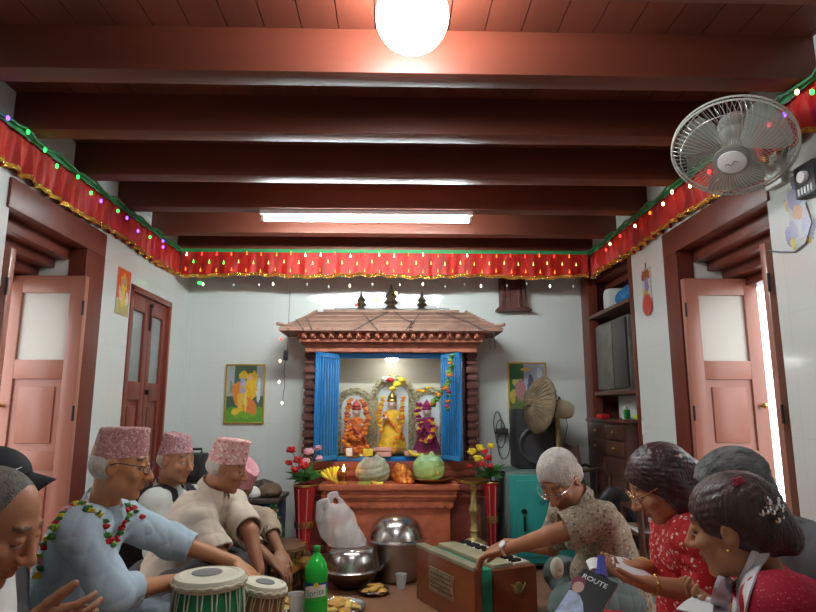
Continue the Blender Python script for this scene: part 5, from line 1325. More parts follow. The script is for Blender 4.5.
# ================================================================== PEOPLE
from mathutils.bvhtree import BVHTree
def Vn(*a): return Vector(a)
skin = M_attr('skin', rough=.48, sub=.06, bump=.08, bscale=220)
class Person:
    def __init__(s, label, hc, fwd, up, hs=1.0, tone=(.36,.17,.09), h=.0048, hair_col=(.05,.04,.035), scalp=False, brow=(.06,.05,.045), **J):
        s.J = {k: Vector(v) for k, v in J.items()}; s.hc = Vector(hc); s.hs = hs; s.tone = tone; s.h = h
        f = Vector(fwd).normalized(); u = Vector(up); u = (u-f*u.dot(f)).normalized(); r = f.cross(u)
        s.R = Matrix((r, f, u)).transposed(); s.Rn = np.array(s.R); s.hair_col = hair_col; s.scalp = scalp; s.brow = brow
        pel = s.J['pelvis']; s.root = thing('person', label, 'person', (pel.x, pel.y, 0)); s.label = label
        s.tf = None
    def H(s, x, y, z): return tuple(s.hc+s.R @ Vector((x, y, z))*s.hs)
    def e(s, v, c, r, k=.008, sub=False):
        v.ell(s.H(*c), tuple(t*s.hs for t in r), s.Rn, k*s.hs, sub)
    def c(s, v, a, b, r1, r2=None, k=.008, sub=False): v.cap(s.H(*a), s.H(*b), r1*s.hs, (r1 if r2 is None else r2)*s.hs, k*s.hs, sub)
    def head(s, v, fem=False, old=False):
        e, c = s.e, s.c; j = .92 if fem else 1
        e(v,(0,-.014,.034),(.074,.093,.083)); e(v,(0,.022,-.02),(.066*j,.066,.082),.02); e(v,(0,.026,-.066),(.054*j,.054,.044),.02)
        e(v,(0,.062,-.098),(.024*j,.022,.018),.016)
        for q in (-1,1):
            e(v,(q*.050*j,.004,-.06),(.016,.028,.026),.02); e(v,(q*.040,.064,-.024),(.024,.020,.020),.016)
            e(v,(q*.031,.098,.006),(.019,.017,.013),.012,True)
            e(v,(q*.031,.0745,.005),(.0155,.0135,.0125),.003); e(v,(q*.031,.078,.011),(.0165,.012,.007),.003)
            e(v,(q*.076,-.006,-.004),(.009,.019,.032),.004); e(v,(q*.086,-.002,-.002),(.006,.010,.018),.003,True)
            e(v,(q*.012,.098,-.034),(.0095,.012,.0085),.006)
        c(v,(-.036,.075,.031),(.036,.075,.031),.008,k=.016)
        c(v,(0,.082,.022),(0,.106,-.026),.0075,.0125,k=.008); e(v,(0,.112,-.031),(.0115,.011,.0105),.006)
        e(v,(0,.082,-.056),(.024,.013,.0065),.007); e(v,(0,.080,-.070),(.020,.013,.007),.007); e(v,(0,.101,-.0632),(.022,.011,.0018),.002,True)
        if old:
            for q in (-1,1): c(v,(q*.026,.104,-.036),(q*.036,.086,-.066),.003,k=.004,sub=True)
    def hand(s, v, w, d, n, side, curl=.35, sc=1.0, spread=.10, thumb=.5):
        w = Vector(w); d = Vector(d).normalized(); n = Vector(n); n = (n-d*n.dot(d)).normalized(); t = d.cross(n)*side
        R = np.array(Matrix((t, d, n)).transposed()); k = .006
        v.ell(w+d*.048*sc, (.040*sc,.052*sc,.0165*sc), R, .012); v.cap(w-d*.01, w+d*.03*sc, .023*sc, .026*sc, .012, sq=(n,.7))
        for i, (o, L, r) in enumerate(((.030,.074,.0092),(.0105,.082,.0095),(-.010,.076,.0090),(-.029,.060,.0080))):
            p = w+d*(.082-abs(i-1.2)*.004)*sc+t*o*sc; dd = (d+t*spread*(1.3-i)).normalized(); cu = curl[i] if hasattr(curl,'__len__') else curl*(1+.12*i)
            ang = cu*.6; v.cap(p-dd*.02, p, r*1.05*sc, r*sc, .004)
            for f_, sg in enumerate((.45,.31,.24)):
                q = p+(dd*math.cos(ang)+n*math.sin(ang))*L*sg*sc; v.cap(p, q, r*(1-.09*f_)*sc, r*(.92-.09*f_)*sc, .0015); p = q; ang += cu
        p = w+d*.022*sc+t*.026*sc; td = (d*.95+t*.60+n*.35*thumb).normalized()
        for f_, L in enumerate((.042,.032,.026)):
            q = p+td*L*sc; v.cap(p, q, (.0135-.0018*f_)*sc, (.0118-.0015*f_)*sc, .006 if f_ == 0 else .002); p = q; td = (td+d*.25+n*.3*thumb).normalized()
    def body(s, fem=False, old=False, hands=(True,True), kw=None):
        J = s.J; kw = kw or {}
        pts = list(J.values())+[s.hc]
        for nm in ('wristL','wristR'):
            if nm in J: pts += [J[nm]+Vector(kw.get('d'+nm[-1], (0,0,-1))).normalized()*.2]
        lo = [min(p[i] for p in pts)-.15 for i in range(3)]; hi = [max(p[i] for p in pts)+.15 for i in range(3)]; lo[2] = max(lo[2], -.005)
        v = Vol(lo, hi, s.h); tf = Vector(J['kneeL']+J['kneeR'])/2-J['pelvis']; tf.z = 0; tf.normalize(); s.tf = tf; s.ts = Vector((-tf.y, tf.x, 0))
        sf = (tuple(tf), .72)
        v.cap(J['pelvis'], J['chest'], .135, .125, .03, sq=sf).cap(J['chest'], J['neck'], .115, .055, .03, sq=sf)
        v.cap(J['neck'], s.H(0,-.028,-.055), .054, .050, .02)
        for q in 'LR':
            sh_, el, wr = J['shoulder'+q], J['elbow'+q], J['wrist'+q]
            v.cap(J['neck']+Vector((0,0,-.02)), sh_, .045, .05, .03).cap(J['chest'], sh_, .09, .05, .03)
            v.cap(sh_, el, .048, .038, .02).cap(el, wr, .038, .0255, .012)
            v.cap(J['pelvis']+(sh_-J['chest'])*.35, J['knee'+q], .088, .058, .03).cap(J['knee'+q], J['ankle'+q], .056, .038, .02).cap(J['ankle'+q], J['ankle'+q]+s.tf*.04+(J['ankle'+('R' if q=='L' else 'L')]-J['ankle'+q])*.4, .038, .03, .02)
            d = kw.get('d'+q, (wr-el).normalized()); n = kw.get('n'+q, (0,0,-1))
            s.hand(v, wr, d, n, kw.get('s'+q, 1 if q == 'R' else -1), kw.get('curl'+q, .35), kw.get('hsc', 1.0), kw.get('sp'+q, .07), kw.get('th', .5))
        s.head(v, fem, old); v.plane((0,0,.003), (0,0,-1))
        tone = np.array(s.tone); hcn = np.array(s.hc)
        def color(V):
            q = (V-hcn) @ s.Rn/s.hs; x, y, z = np.abs(q[:,0]), q[:,1], q[:,2]; rng = np.random.RandomState(1)
            col = np.tile(tone, (len(V),1)); near = (np.abs(q) < .16).all(1)
            nzz = .5+.5*np.sin(V[:,0]*61)*np.sin(V[:,1]*57+1)*np.sin(V[:,2]*49); col *= (.90+.16*nzz)[:,None]
            def mix(m, c, a=1.0): col[m] = col[m]*(1-a)+np.array(c)*a
            mix(near & (x < .04) & (y > .06) & (z > -.045) & (z < .0), tone*np.array([1.12,.95,.92]), .5)
            mix(near & (x < .024-.3*np.abs(z+.064)) & (y > .078) & (z < -.051) & (z > -.079), tone*np.array([.85,.52,.55]) if not fem else np.array([.30,.07,.06]))
            bz = .036-.25*np.maximum(0, x-.032)
            mix(near & (x > .013) & (x < .048) & (y > .055) & (np.abs(z-bz) < .0045), s.brow, .8)
            mix(near & (x > .017) & (x < .046) & (y > .06) & (np.abs(z-.0005) < .0028), (.03,.02,.015), .85)
            if s.scalp: 
                m = near & (z > .015+.62*(y+.02)) & (z > -.045) & (y < .085) & ~((x > .066) & (np.abs(y+.006) < .025)); mix(m, s.hair_col, .85)
            elif not fem:
                mix(near & (y > .03) & (z < -.05) & (z > -.115) & (x < .055), tone*.72+np.array([.02,.02,.02]), .35)
            return col
        s.bodyo = v.build('body', skin, s.root, color)
        return s
    def eyes(s):
        m = MB()
        for q in (-1,1):
            T = Matrix.Translation(s.H(q*.031,.0775,.0015)) @ s.R.to_4x4()
            MB().ball((0,0,0), .0118*s.hs, n=14, mat=T).build('eye', M('eye_white', (.55,.50,.45), rough=.2), s.root)
        return s
    def vol(s, pts, m=.12, h=None):
        lo = [min(p[i] for p in pts)-m for i in range(3)]; hi = [max(p[i] for p in pts)+m for i in range(3)]; lo[2] = max(lo[2], .001); return Vol(lo, hi, h or s.h*1.15)
    def shirt(s, name, mat, sleeve=1.0, grow=.016, wr=(.012,38), collar=None, skirt=False, seed=1, sl_r=.062, neck_open=.055, hem=None, belly=0, cut_front=False):
        """sleeve: 0 none, .5 to above elbow, 1.0+f along the forearm"""
        J = s.J; pts = [J[k] for k in J if k[:4] in ('pelv','ches','neck','shou','elbo','wris')]+([J['kneeL'],J['kneeR']] if skirt else [])
        v = s.vol(pts, .17); sf = (tuple(s.tf), .76); cuffs = []
        v.cap(J['pelvis'], J['chest'], .150+belly+grow*.3, .132+grow, .03, sq=sf).cap(J['chest'], J['neck']-(J['neck']-J['chest']).normalized()*.02, .118+grow, .066, .03, sq=sf)
        if belly: v.ell(J['pelvis'].lerp(J['chest'],.4)+s.tf*.05, .13+belly, None, .04)
        for q in 'LR':
            sh_, el, wr_ = J['shoulder'+q], J['elbow'+q], J['wrist'+q]
            v.cap(J['neck']+Vector((0,0,-.03)), sh_, .044+grow*.6, .052+grow, .03).cap(J['chest'], sh_, .09+grow, .055+grow, .03)
            if sleeve > 0:
                f = min(1, sleeve); e1 = sh_.lerp(el, f)
                v.cap(sh_, e1, .052+grow, sl_r-.004 if sleeve > .99 else sl_r, .02, flat=sleeve < 1)
                if sleeve > 1:
                    e2 = el.lerp(wr_, sleeve-1); v.cap(el, e2, sl_r-.004, sl_r-.014, .018)
                    cuffs.append((e2, (wr_-el).normalized()))
                else: cuffs.append((e1, (el-sh_).normalized()))
            if skirt:
                v.cap(J['pelvis'], J['knee'+q], .115, .085, .04).cap(J['knee'+q], J['ankle'+q], .08, .06, .03)
        if skirt: v.cap(J['kneeL'], J['kneeR'], .06, .06, .06)
        v.wrinkle(wr[0], wr[1], seed)
        for p, d in cuffs:
            v.plane(p+d*.004, d, within=(tuple(p+d*.045), .085)); v.cap(p-d*.028, p+d*.05, sl_r-.019 if sleeve > 1 else sl_r-.011, None, .004, sub=True)
        n = J['neck']; nd = (Vector(s.H(0,-.028,-.055))-n).normalized()
        v.cap(n+nd*.012, n+nd*.12, neck_open, neck_open+.01, .006, sub=True)
        v.plane((0,0,.004), (0,0,-1)); s.shirto = v.build(name, mat, s.root)
        if collar:
            m = MB(); N = 26; sd = nd.cross(s.tf); fr_ = sd.cross(nd).normalized(); sd = nd.cross(fr_).normalized()
            def cf(u, w_):
                a = -PI*.86+2*PI*.86*u; r = neck_open+.004+.012*w_+.006; base = n+nd*(.062-.036*w_)
                p = base-fr_*(-math.cos(a))*(-1)*0; dirv = -fr_*math.cos(a)+sd*math.sin(a)
                ext = .018*max(0, abs(u-.5)*2-.6)*w_*2.5
                return p+dirv*(r+ext)-nd*(.02*max(0,abs(u-.5)*2-.55)*w_*2)-nd*.012*abs(u-.5)*2
            m.grid(cf, N, 4, th=.003).build('collar', mat if collar is True else collar, s.root)
        return s
    def trousers(s, name, mat, seed=3, r=.012, wr=(.012,34)):
        J = s.J; v = s.vol([J['pelvis'],J['kneeL'],J['kneeR'],J['ankleL'],J['ankleR']], .16)
        for q in 'LR':
            v.cap(J['pelvis']+(J['shoulder'+q]-J['chest'])*.35, J['knee'+q], .10+r, .068+r, .03).cap(J['knee'+q], J['ankle'+q], .066+r, .05+r, .03)
        v.cap(J['pelvis'], J['pelvis']+Vector((0,0,.05)), .14+r, None, .03); v.wrinkle(wr[0], wr[1], seed); v.plane((0,0,.004),(0,0,-1)); v.build(name, mat, s.root); return s
    def hairvol(s, name, mat, ops, h=.0042, wr=None):
        pts = [s.hc]+[Vector(s.H(*o[1])) for o in ops]; v = s.vol(pts, .14, h)
        for o in ops:
            if o[0] == 'e': s.e(v, o[1], o[2], o[3] if len(o) > 3 else .012)
            elif o[0] == '-e': s.e(v, o[1], o[2], o[3] if len(o) > 3 else .006, True)
            elif o[0] == 'c': s.c(v, o[1], o[2], o[3], o[4], o[5] if len(o) > 5 else .012)
            elif o[0] == 'w': v.wrinkle(o[2], o[3], 4, dirs=tuple(s.R @ Vector(o[4])), sup=.08)
        return v.build(name, mat, s.root)
    def topi(s, mat, zt=.142, tilt=0, zb=(.022,.048), r=(.079,.099), taper=.90, crease=.012):
        n = 48; vs = []; fs = []; R4 = Matrix.Translation(s.hc) @ s.R.to_4x4() @ Matrix.Scale(s.hs, 4)
        rows = 9; m = MB()
        for i in range(rows+1):
            u = i/rows
            for k in range(n):
                a = 2*PI*k/n; ca, sa = math.cos(a), math.sin(a); yb = zb[0]+(zb[1]-zb[0])*(sa*.5+.5)
                z = yb+(zt+tilt*sa-yb)*u; q = 1-(1-taper)*u; w = 1+.006*math.sin(3*a+9*u)+.008*math.sin(5*a-6*u)
                vs.append((r[0]*q*w*ca, -.012+r[1]*q*w*sa, z))
        for i in range(rows):
            for k in range(n): k2 = (k+1) % n; fs.append((i*n+k,i*n+k2,(i+1)*n+k2,(i+1)*n+k))
        o = rows*n
        for j, q2 in enumerate((.93,.75,.5,.25)):      # folded top with a crease
            for k in range(n):
                a = 2*PI*k/n; ca, sa = math.cos(a), math.sin(a)
                vs.append((r[0]*taper*q2*ca, -.012+r[1]*taper*q2*sa, zt+tilt*sa*q2+.006-crease*(1.4-q2)*abs(math.cos(a))*0-crease*max(0,1-abs(q2*ca)*3)))
            for k in range(n): k2 = (k+1) % n; fs.append((o+k,o+k2,o+n+k2,o+n+k))
            o += n
        vs.append((0,-.012,zt-crease)); fs += [(o+k,o+(k+1)%n,len(vs)-1) for k in range(n)]
        # inner lip
        b0 = len(vs)
        for k in range(n): x, y, z = vs[k]; vs.append((x*.96, (y+.012)*.96-.012, z+.004))
        fs += [(k, b0+k, b0+(k+1)%n, (k+1)%n) for k in range(n)]
        m.add(vs, fs, R4); return m.build('cap', mat, s.root)
    def glasses(s, rim, arm, z=.004, r=.021, full=False):
        def H(x,y,z_): return Vector(s.H(x,y,z_))
        m = MB(); l = MB()
        for q in (-1,1):
            c = lambda a: H(q*.033+r*1.1*math.cos(a), .104-.010*abs(math.cos(a))*(1 if math.cos(a)*q > 0 else 0), z-.002+r*.72*math.sin(a))
            ps = [c(2*PI*i/20) for i in range(20)]; m.tube(ps, .0014*s.hs, n=5, closed=True)
            l.add([p for p in ps]+[p+s.R.col[1]*(-.0012) for p in ps], [tuple(range(20)), tuple(range(39,19,-1))])
        m.tube([H(-.010,.106,z+.004), H(0,.109,z+.006), H(.010,.106,z+.004)], .0014*s.hs, n=5)
        g = m.build('glasses', rim, s.root)
        l.build('lens', M('lens_glass', (.8,.8,.8), rough=.05, alpha=.12, spec=.8), g, smooth=False)
        for q in (-1,1):
            MB().tube([H(q*.055,.097,z+.008), H(q*.074,.075,z+.010), H(q*.083,.01,z+.012), H(q*.084,-.012,z+.002)], .0019*s.hs, n=6).build('temple', arm, g)
def bvh(o):
    me = o.data; n = len(me.vertices); a = np.empty(n*3, np.float32); me.vertices.foreach_get('co', a); a = a.reshape(-1,3)
    M4 = np.array(world_of(o)); a = a @ M4[:3,:3].T+M4[:3,3]
    f = np.empty(len(me.loops), np.int32); me.loops.foreach_get('vertex_index', f)
    return BVHTree.FromPolygons([tuple(p) for p in a.tolist()], [tuple(q) for q in f.reshape(-1,4).tolist()])
def hit(tree, px, py, off=.006, Y=None):
    o = Vector((0,0,CAM_H)); d = ray(px, py).normalized(); r = tree.ray_cast(o, d)
    if r[0] is None: return P(px, py, Y) if Y else None
    return r[0]-d*off

# ---- cloth materials
def cloth(name, c, **k):
    return M(name, c, rough=.85, var=k.pop('var', .10), vscale=k.pop('vscale', 7), bump=.10, bscale=45, **k)
blue_sh = cloth('pale_blue_cotton', (.44,.56,.65)); cream_sh = cloth('cream_cotton', (.62,.52,.42)); white_sh = cloth('offwhite_cotton', (.52,.54,.50)); vestm = cloth('black_vest_cloth', (.018,.018,.020))
greyp = cloth('grey_trousers', (.15,.17,.19)); greenp = cloth('grey_green_trousers', (.11,.15,.14)); darkp = cloth('dark_trousers', (.06,.055,.06))
batik = M_spots('brown_printed_shirt', (.30,.24,.17), (.50,.44,.34), scale=75, thr=.30, spots2=(.16,.12,.085), thr2=.30)
redfl = M_spots('red_floral_cloth', (.50,.018,.022), (.78,.60,.50), scale=52, thr=.25, spots2=(.70,.36,.30), thr2=.20)
crims = M_spots('crimson_knit', (.42,.008,.035), (.66,.20,.26), scale=120, thr=.16)
topim = [M_spots('topi_dusty_pink', (.46,.20,.19), (.62,.42,.38), scale=95, thr=.36, spots2=(.30,.13,.15), thr2=.26),
         M_spots('topi_mauve', (.42,.20,.22), (.60,.46,.44), scale=80, thr=.32, spots2=(.16,.10,.14), thr2=.24),
         M_spots('topi_rose', (.68,.34,.32), (.80,.62,.54), scale=60, thr=.36, spots2=(.55,.17,.20), thr2=.26),
         M_spots('topi_pink', (.62,.26,.30), (.70,.44,.42), scale=90, thr=.30)]
whair = M('white_hair', (.55,.50,.44), rough=.7, var=.2, vscale=40, vstretch=(1,1,.3), bump=.8, bscale=160)
ghair = M('grey_hair', (.24,.25,.24), rough=.6, col2=(.05,.05,.05), vscale=26, vstretch=(.4,1,1), bump=.8, bscale=140)
bhair = M('dark_brown_hair', (.055,.022,.02), rough=.34, var=.5, vscale=45, vstretch=(1,1,.15), bump=.7, bscale=120, spec=.7)
rhair = M('reddish_dark_hair', (.075,.020,.024), rough=.30, col2=(.018,.010,.012), vscale=32, vstretch=(1,1,.15), bump=.7, bscale=110, spec=.7)
gmetal = M('glasses_metal', (.7,.66,.6), rough=.2, metal=1); gblack = M('glasses_black', (.02,.02,.02), rough=.3)

# ---- A: man in pale blue shirt
pA = Person('elderly man in pale blue shirt, patterned cap and glasses sitting at the tabla drums', P(121,465,2.22), (.96,.10,-.14), (.1,0,1), .99, (.52,.235,.11), .0046,
    hair_col=(.40,.38,.35), neck=P(104,507,2.27), chest=P(80,548,2.30), pelvis=(-1.24,2.32,.13), shoulderR=P(80,530,2.10), shoulderL=P(118,518,2.44),
    elbowR=P(113,594,2.08), wristR=P(176,581,2.35), elbowL=P(172,541,2.58), wristL=P(236,563,2.60), kneeR=(-.90,2.0,.20), kneeL=(-.92,2.66,.16), ankleR=(-1.02,2.38,.07), ankleL=(-1.05,2.22,.07))
pA.body(old=True, kw=dict(dR=(.75,.65,.05), nR=(0,0,-1), dL=(.85,-.35,-.40), nL=(-.3,0,-1), curlL=.3)).eyes()
pA.shirt('shirt', blue_sh, 1.30, collar=True, sl_r=.066, wr=(.009,48), seed=5).trousers('trousers', greyp, wr=(.014,36))
pA.topi(topim[0], zt=.126, tilt=.010, zb=(.0,.048), taper=.90, r=(.077,.095))
pA.hairvol('hair', whair, [('e',(0,-.03,.0),(.079,.080,.066)),('-e',(0,.075,-.03),(.10,.078,.12)),('-e',(0,-.02,-.11),(.09,.09,.06)),('-e',(.087,-.004,-.004),(.016,.026,.035)),('-e',(-.087,-.004,-.004),(.016,.026,.035))])
pA.glasses(gblack, gblack)
tA = bvh(pA.shirto)
t = thing('flower_garland', 'red yellow and green flower garland on the shoulders of the pale blue shirt', 'garland', P(60,505,2.2))
rng = random.Random(11); limeleaf = MATS['lime_leaf']
paths = [([(38,575),(42,552),(46,535),(50,520),(58,508),(68,502),(78,500)],21,[marig_y,leaf_m,pinkfl,limeleaf,redrose,leaf_m]),([(86,506),(93,511),(100,516)],6,[white_fl,leaf_m,marig_y]),([(130,505),(128,512),(124,521),(121,531),(117,541),(112,546)],13,[leaf_m,redrose,redrose,limeleaf]),([(104,520),(108,532),(110,540)],4,[leaf_m,redrose]),([(135,508),(140,517)],3,[redrose,leaf_m])]
for pts, cnt, mts in paths:
    last = None
    for k in range(cnt):
        f = k/(cnt-1)*(len(pts)-1); i = min(int(f), len(pts)-2); f -= i; px = pts[i][0]*(1-f)+pts[i+1][0]*f; py = pts[i][1]*(1-f)+pts[i+1][1]*f
        p = hit(tA, px+rng.uniform(-2,2), py+rng.uniform(-1.5,1.5), .005)
        if p is None: p = hit(tA, px+6, py+3, .005)
        if p is None: continue
        m = MB(); bloom(m, p, rng.uniform(.011,.021), rng, 7); m.build('flower', mts[k % len(mts)], t)

# ---- B: man in black vest
pB = Person('elderly man in black vest and patterned cap sitting against the closed doors', P(176,460,3.2), (.86,-.38,-.12), (.1,-.05,1), .95, (.40,.19,.10), .0056,
    neck=P(168,491,3.25), chest=P(156,518,3.28), pelvis=(-1.30,3.34,.13), shoulderR=P(156,505,3.11), shoulderL=P(190,500,3.42), elbowR=P(158,550,3.0), wristR=(-1.05,3.12,.28), elbowL=P(205,545,3.22), wristL=(-.98,3.28,.28),
    kneeR=(-1.02,3.22,.18), kneeL=(-1.02,3.62,.17), ankleR=(-1.12,3.45,.07), ankleL=(-1.12,3.36,.07))
pB.body(old=True, kw=dict(dR=(.5,-.2,-.5), dL=(.2,-.6,-.5))).eyes(); pB.shirt('shirt', white_sh, 1.5, collar=True, sl_r=.06, seed=8).trousers('trousers', darkp)
pB.hairvol('hair', whair, [('e',(0,-.03,.0),(.077,.080,.060)),('-e',(0,.065,-.03),(.10,.080,.12)),('-e',(0,-.02,-.11),(.09,.09,.07)),('-e',(.087,-.004,-.004),(.016,.026,.035)),('-e',(-.087,-.004,-.004),(.016,.026,.035))])
pB.topi(topim[1], zt=.130, tilt=-.008, zb=(.010,.052), taper=.78)
v = pB.vol([pB.J['pelvis'],pB.J['chest'],pB.J['neck'],pB.J['shoulderL'],pB.J['shoulderR']], .17)
J = pB.J; v.cap(J['pelvis'], J['chest'], .172, .168, .03, sq=(tuple(pB.tf),.86)).cap(J['chest'], J['neck'], .150, .080, .03, sq=(tuple(pB.tf),.80))
for q in 'LR': v.cap(J['chest'], J['shoulder'+q].lerp(J['chest'],.10), .128, .084, .03).cap(J['neck']+Vector((0,0,-.03)), J['shoulder'+q].lerp(J['neck'],.3), .066, .070, .03)
v.wrinkle(.006,30,2); v.cap(J['neck']+pB.tf*.05-Vector((0,0,.02)), J['chest']+pB.tf*.19+Vector((0,0,.02)), .062, .02, .008, sub=True); v.cap(J['neck'], J['neck']+Vector((.01,-.01,.12)), .072, .08, .006, sub=True)
v.build('vest', vestm, pB.root)

# ---- C: man in cream shirt, leaning forward
pC = Person('elderly man in cream shirt and pink cap leaning forward over his knees', P(227,468,2.92), (.93,.02,-.26), (.26,0,.96), .91, (.40,.165,.085), .005,
    neck=P(211,493,2.94), chest=P(193,524,2.97), pelvis=(-1.09,2.98,.13), shoulderR=P(198,520,2.80), shoulderL=P(231,505,3.12), elbowR=P(218,556,2.74), wristR=P(240,600,2.86), elbowL=P(250,532,2.94), wristL=P(259,570,2.86),
    kneeR=(-.82,2.72,.28), kneeL=(-.72,3.16,.22), ankleR=(-.78,2.95,.07), ankleL=(-.70,3.0,.07))
pC.body(old=True, kw=dict(dR=(.5,0,-.6), dL=(.15,-.15,-1), nL=(-1,0,-.2))).eyes(); pC.shirt('shirt', cream_sh, .92, collar=True, sl_r=.070, wr=(.009,48), seed=9).trousers('trousers', darkp)
pC.topi(topim[2], zt=.142, tilt=.012, zb=(.0,.046), taper=.90)
pC.hairvol('hair', whair, [('e',(0,-.035,.0),(.077,.075,.058)),('-e',(0,.06,-.03),(.10,.082,.12)),('-e',(0,-.02,-.11),(.09,.09,.06)),('-e',(.087,-.004,-.004),(.016,.026,.035)),('-e',(-.087,-.004,-.004),(.016,.026,.035))])

# ---- D: bent man behind him
pD = Person('man in pink cap bowing low behind the man in the cream shirt', P(237,483,3.42), (.62,-.30,-.68), (.60,-.35,.62), .98, (.33,.15,.08), .006,
    neck=P(220,500,3.47), chest=P(207,525,3.52), pelvis=(-1.0,3.56,.13), shoulderR=P(205,515,3.36), shoulderL=P(228,512,3.64), elbowR=(-.80,3.38,.35), wristR=(-.62,3.34,.22), elbowL=(-.72,3.62,.38), wristL=(-.60,3.43,.25),
    kneeR=(-.74,3.34,.15), kneeL=(-.78,3.66,.15), ankleR=(-.88,3.5,.07), ankleL=(-.86,3.42,.07))
pD.body().shirt('shirt', cloth('beige_cotton', (.42,.33,.24)), 1.5, collar=True, seed=4).trousers('trousers', darkp)
pD.topi(topim[3], zt=.128, zb=(.0,.045), taper=.78)

# ---- E: harmonium player
kp = A_+du*.36+dvv*.34+Vector((0,0,.315))
Hw = B_-du*.02+Vector((.045,-.085,.335))
pE = Person('white-haired man in brown printed shirt playing the harmonium', P(560,480,2.70), (-.55,-.56,-.60), (-.42,-.30,.84), 1.03, (.42,.175,.09), .0046,
    neck=P(582,505,2.75), chest=P(602,538,2.80), pelvis=(1.06,2.88,.14), shoulderL=P(600,519,2.60), shoulderR=P(566,512,2.98), elbowL=P(549,536,2.60), wristL=Hw, elbowR=P(552,548,3.12), wristR=kp,
    kneeL=(.70,2.48,.24), kneeR=(.88,3.26,.17), ankleL=(.82,2.80,.08), ankleR=(.86,2.92,.08))
pE.J['wristL'] = P(504,550,2.80)
pE.body(old=True, kw=dict(dL=(-.86,.42,-.34), nL=(-.1,-.1,-1), curlL=[.42,.5,.5,.45], dR=(-.9,.1,-.35), nR=(0,0,-1), curlR=.3, hsc=1.05)).eyes()
pE.shirt('shirt', batik, .70, collar=True, sl_r=.078, wr=(.009,44), seed=12, belly=.02).trousers('trousers', greenp, wr=(.014,30))
pE.hairvol('hair', whair, [('e',(0,-.016,.040),(.083,.101,.090)),('e',(0,-.05,-.01),(.078,.066,.06)),('-e',(0,.108,-.055),(.10,.075,.125)),('-e',(0,-.03,-.105),(.10,.10,.05)),('-e',(.092,.0,-.008),(.022,.026,.040)),('-e',(-.092,.0,-.008),(.022,.026,.040)),('w',(0,0,0),.003,170,(0,.8,.6))])
pE.glasses(gmetal, gmetal)
w = pE.J['wristL']; d = (w-pE.J['elbowL']).normalized()
wt = MB(); Fr = Matrix.Translation(w-d*.02) @ frame_from(d).to_4x4(); wt.lathe([(.030,-.009),(.0325,-.009),(.0325,.009),(.030,.009)], n=26, mat=Fr, cap=False)
wo = wt.build('wrist_watch', M('watch_steel',(.75,.72,.65),rough=.25,metal=1), pE.root)
nz_ = (Vector((.1,-.75,.65))-d*Vector((.1,-.75,.65)).dot(d)).normalized(); MB().lathe([(.0,0),(.018,.0),(.019,.004),(.016,.008),(0,.008)], w-d*.02+nz_*.029, n=22, axis=nz_).build('watch_face', lamp_white, wo)

# ---- F: woman in red floral dress
pF = Person('woman in red floral dress and glasses looking down at a booklet', P(659,484,2.14), (-.88,.16,-.50), (-.50,0,.85), 1.03, (.48,.22,.115), .0046,
    neck=P(680,512,2.18), chest=P(690,552,2.22), pelvis=(1.10,2.24,.13), shoulderL=P(695,540,2.02), shoulderR=P(675,528,2.36), elbowL=P(706,594,1.98), wristL=P(648,584,1.98), elbowR=P(678,575,2.42), wristR=P(640,566,2.22),
    kneeL=(.80,1.92,.22), kneeR=(.82,2.38,.16), ankleL=(.95,2.2,.07), ankleR=(.93,2.05,.07))
pF.body(fem=True, kw=dict(dL=(-.9,.25,.18), nL=(.1,.2,1), sL=-1, curlL=.45, dR=(-.9,-.1,.05), nR=(0,0,1), curlR=.35, hsc=.92)).eyes()
pF.shirt('dress', redfl, 1.28, sl_r=.060, wr=(.012,34), skirt=True, seed=14, neck_open=.06)
hF = pF.hairvol('hair', rhair, [('e',(0,-.020,.040),(.086,.106,.090)),('e',(0,-.075,-.02),(.075,.060,.085),.03),('c',(0,-.085,-.02),(.02,-.10,-.15),.062,.045,.03),('c',(-.062,-.030,.01),(-.066,-.040,-.12),.042,.040,.02),('c',(-.055,-.05,-.08),(-.055,-.045,-.23),.050,.026,.02),('c',(-.06,-.010,.03),(-.075,-.010,-.05),.030,.022,.02),
    ('-e',(0,.118,-.055),(.11,.078,.125)),('-e',(.095,.018,-.02),(.03,.022,.04)),('w',(0,0,0),.006,150,(0,-.75,-.65))])
pF.glasses(M('glasses_gold',(.75,.55,.30),rough=.2,metal=1), M('glasses_gold',(.75,.55,.30)))
MB().box((-.03,-.006,-.008),(.03,.006,.008), Matrix.Translation(hit(bvh(hF), 674, 457, .002, 2.1)) @ pF.R.to_4x4() @ Matrix.Rotation(.6,4,'Z'), .004).build('hair_clip', M('silver_clip',(.8,.8,.85),rough=.15,metal=1), pF.root)
for q in 'LR':
    w = pF.J['wrist'+q]; d = (w-pF.J['elbow'+q]).normalized()
    MB().tube([w-d*.02+(frame_from(d) @ Vector((math.cos(2*PI*k/24), math.sin(2*PI*k/24), 0)))*.030 for k in range(24)], .0038, closed=True).build('bangle', M('gold_bangle',(.85,.60,.20),rough=.2,metal=1), pF.root)

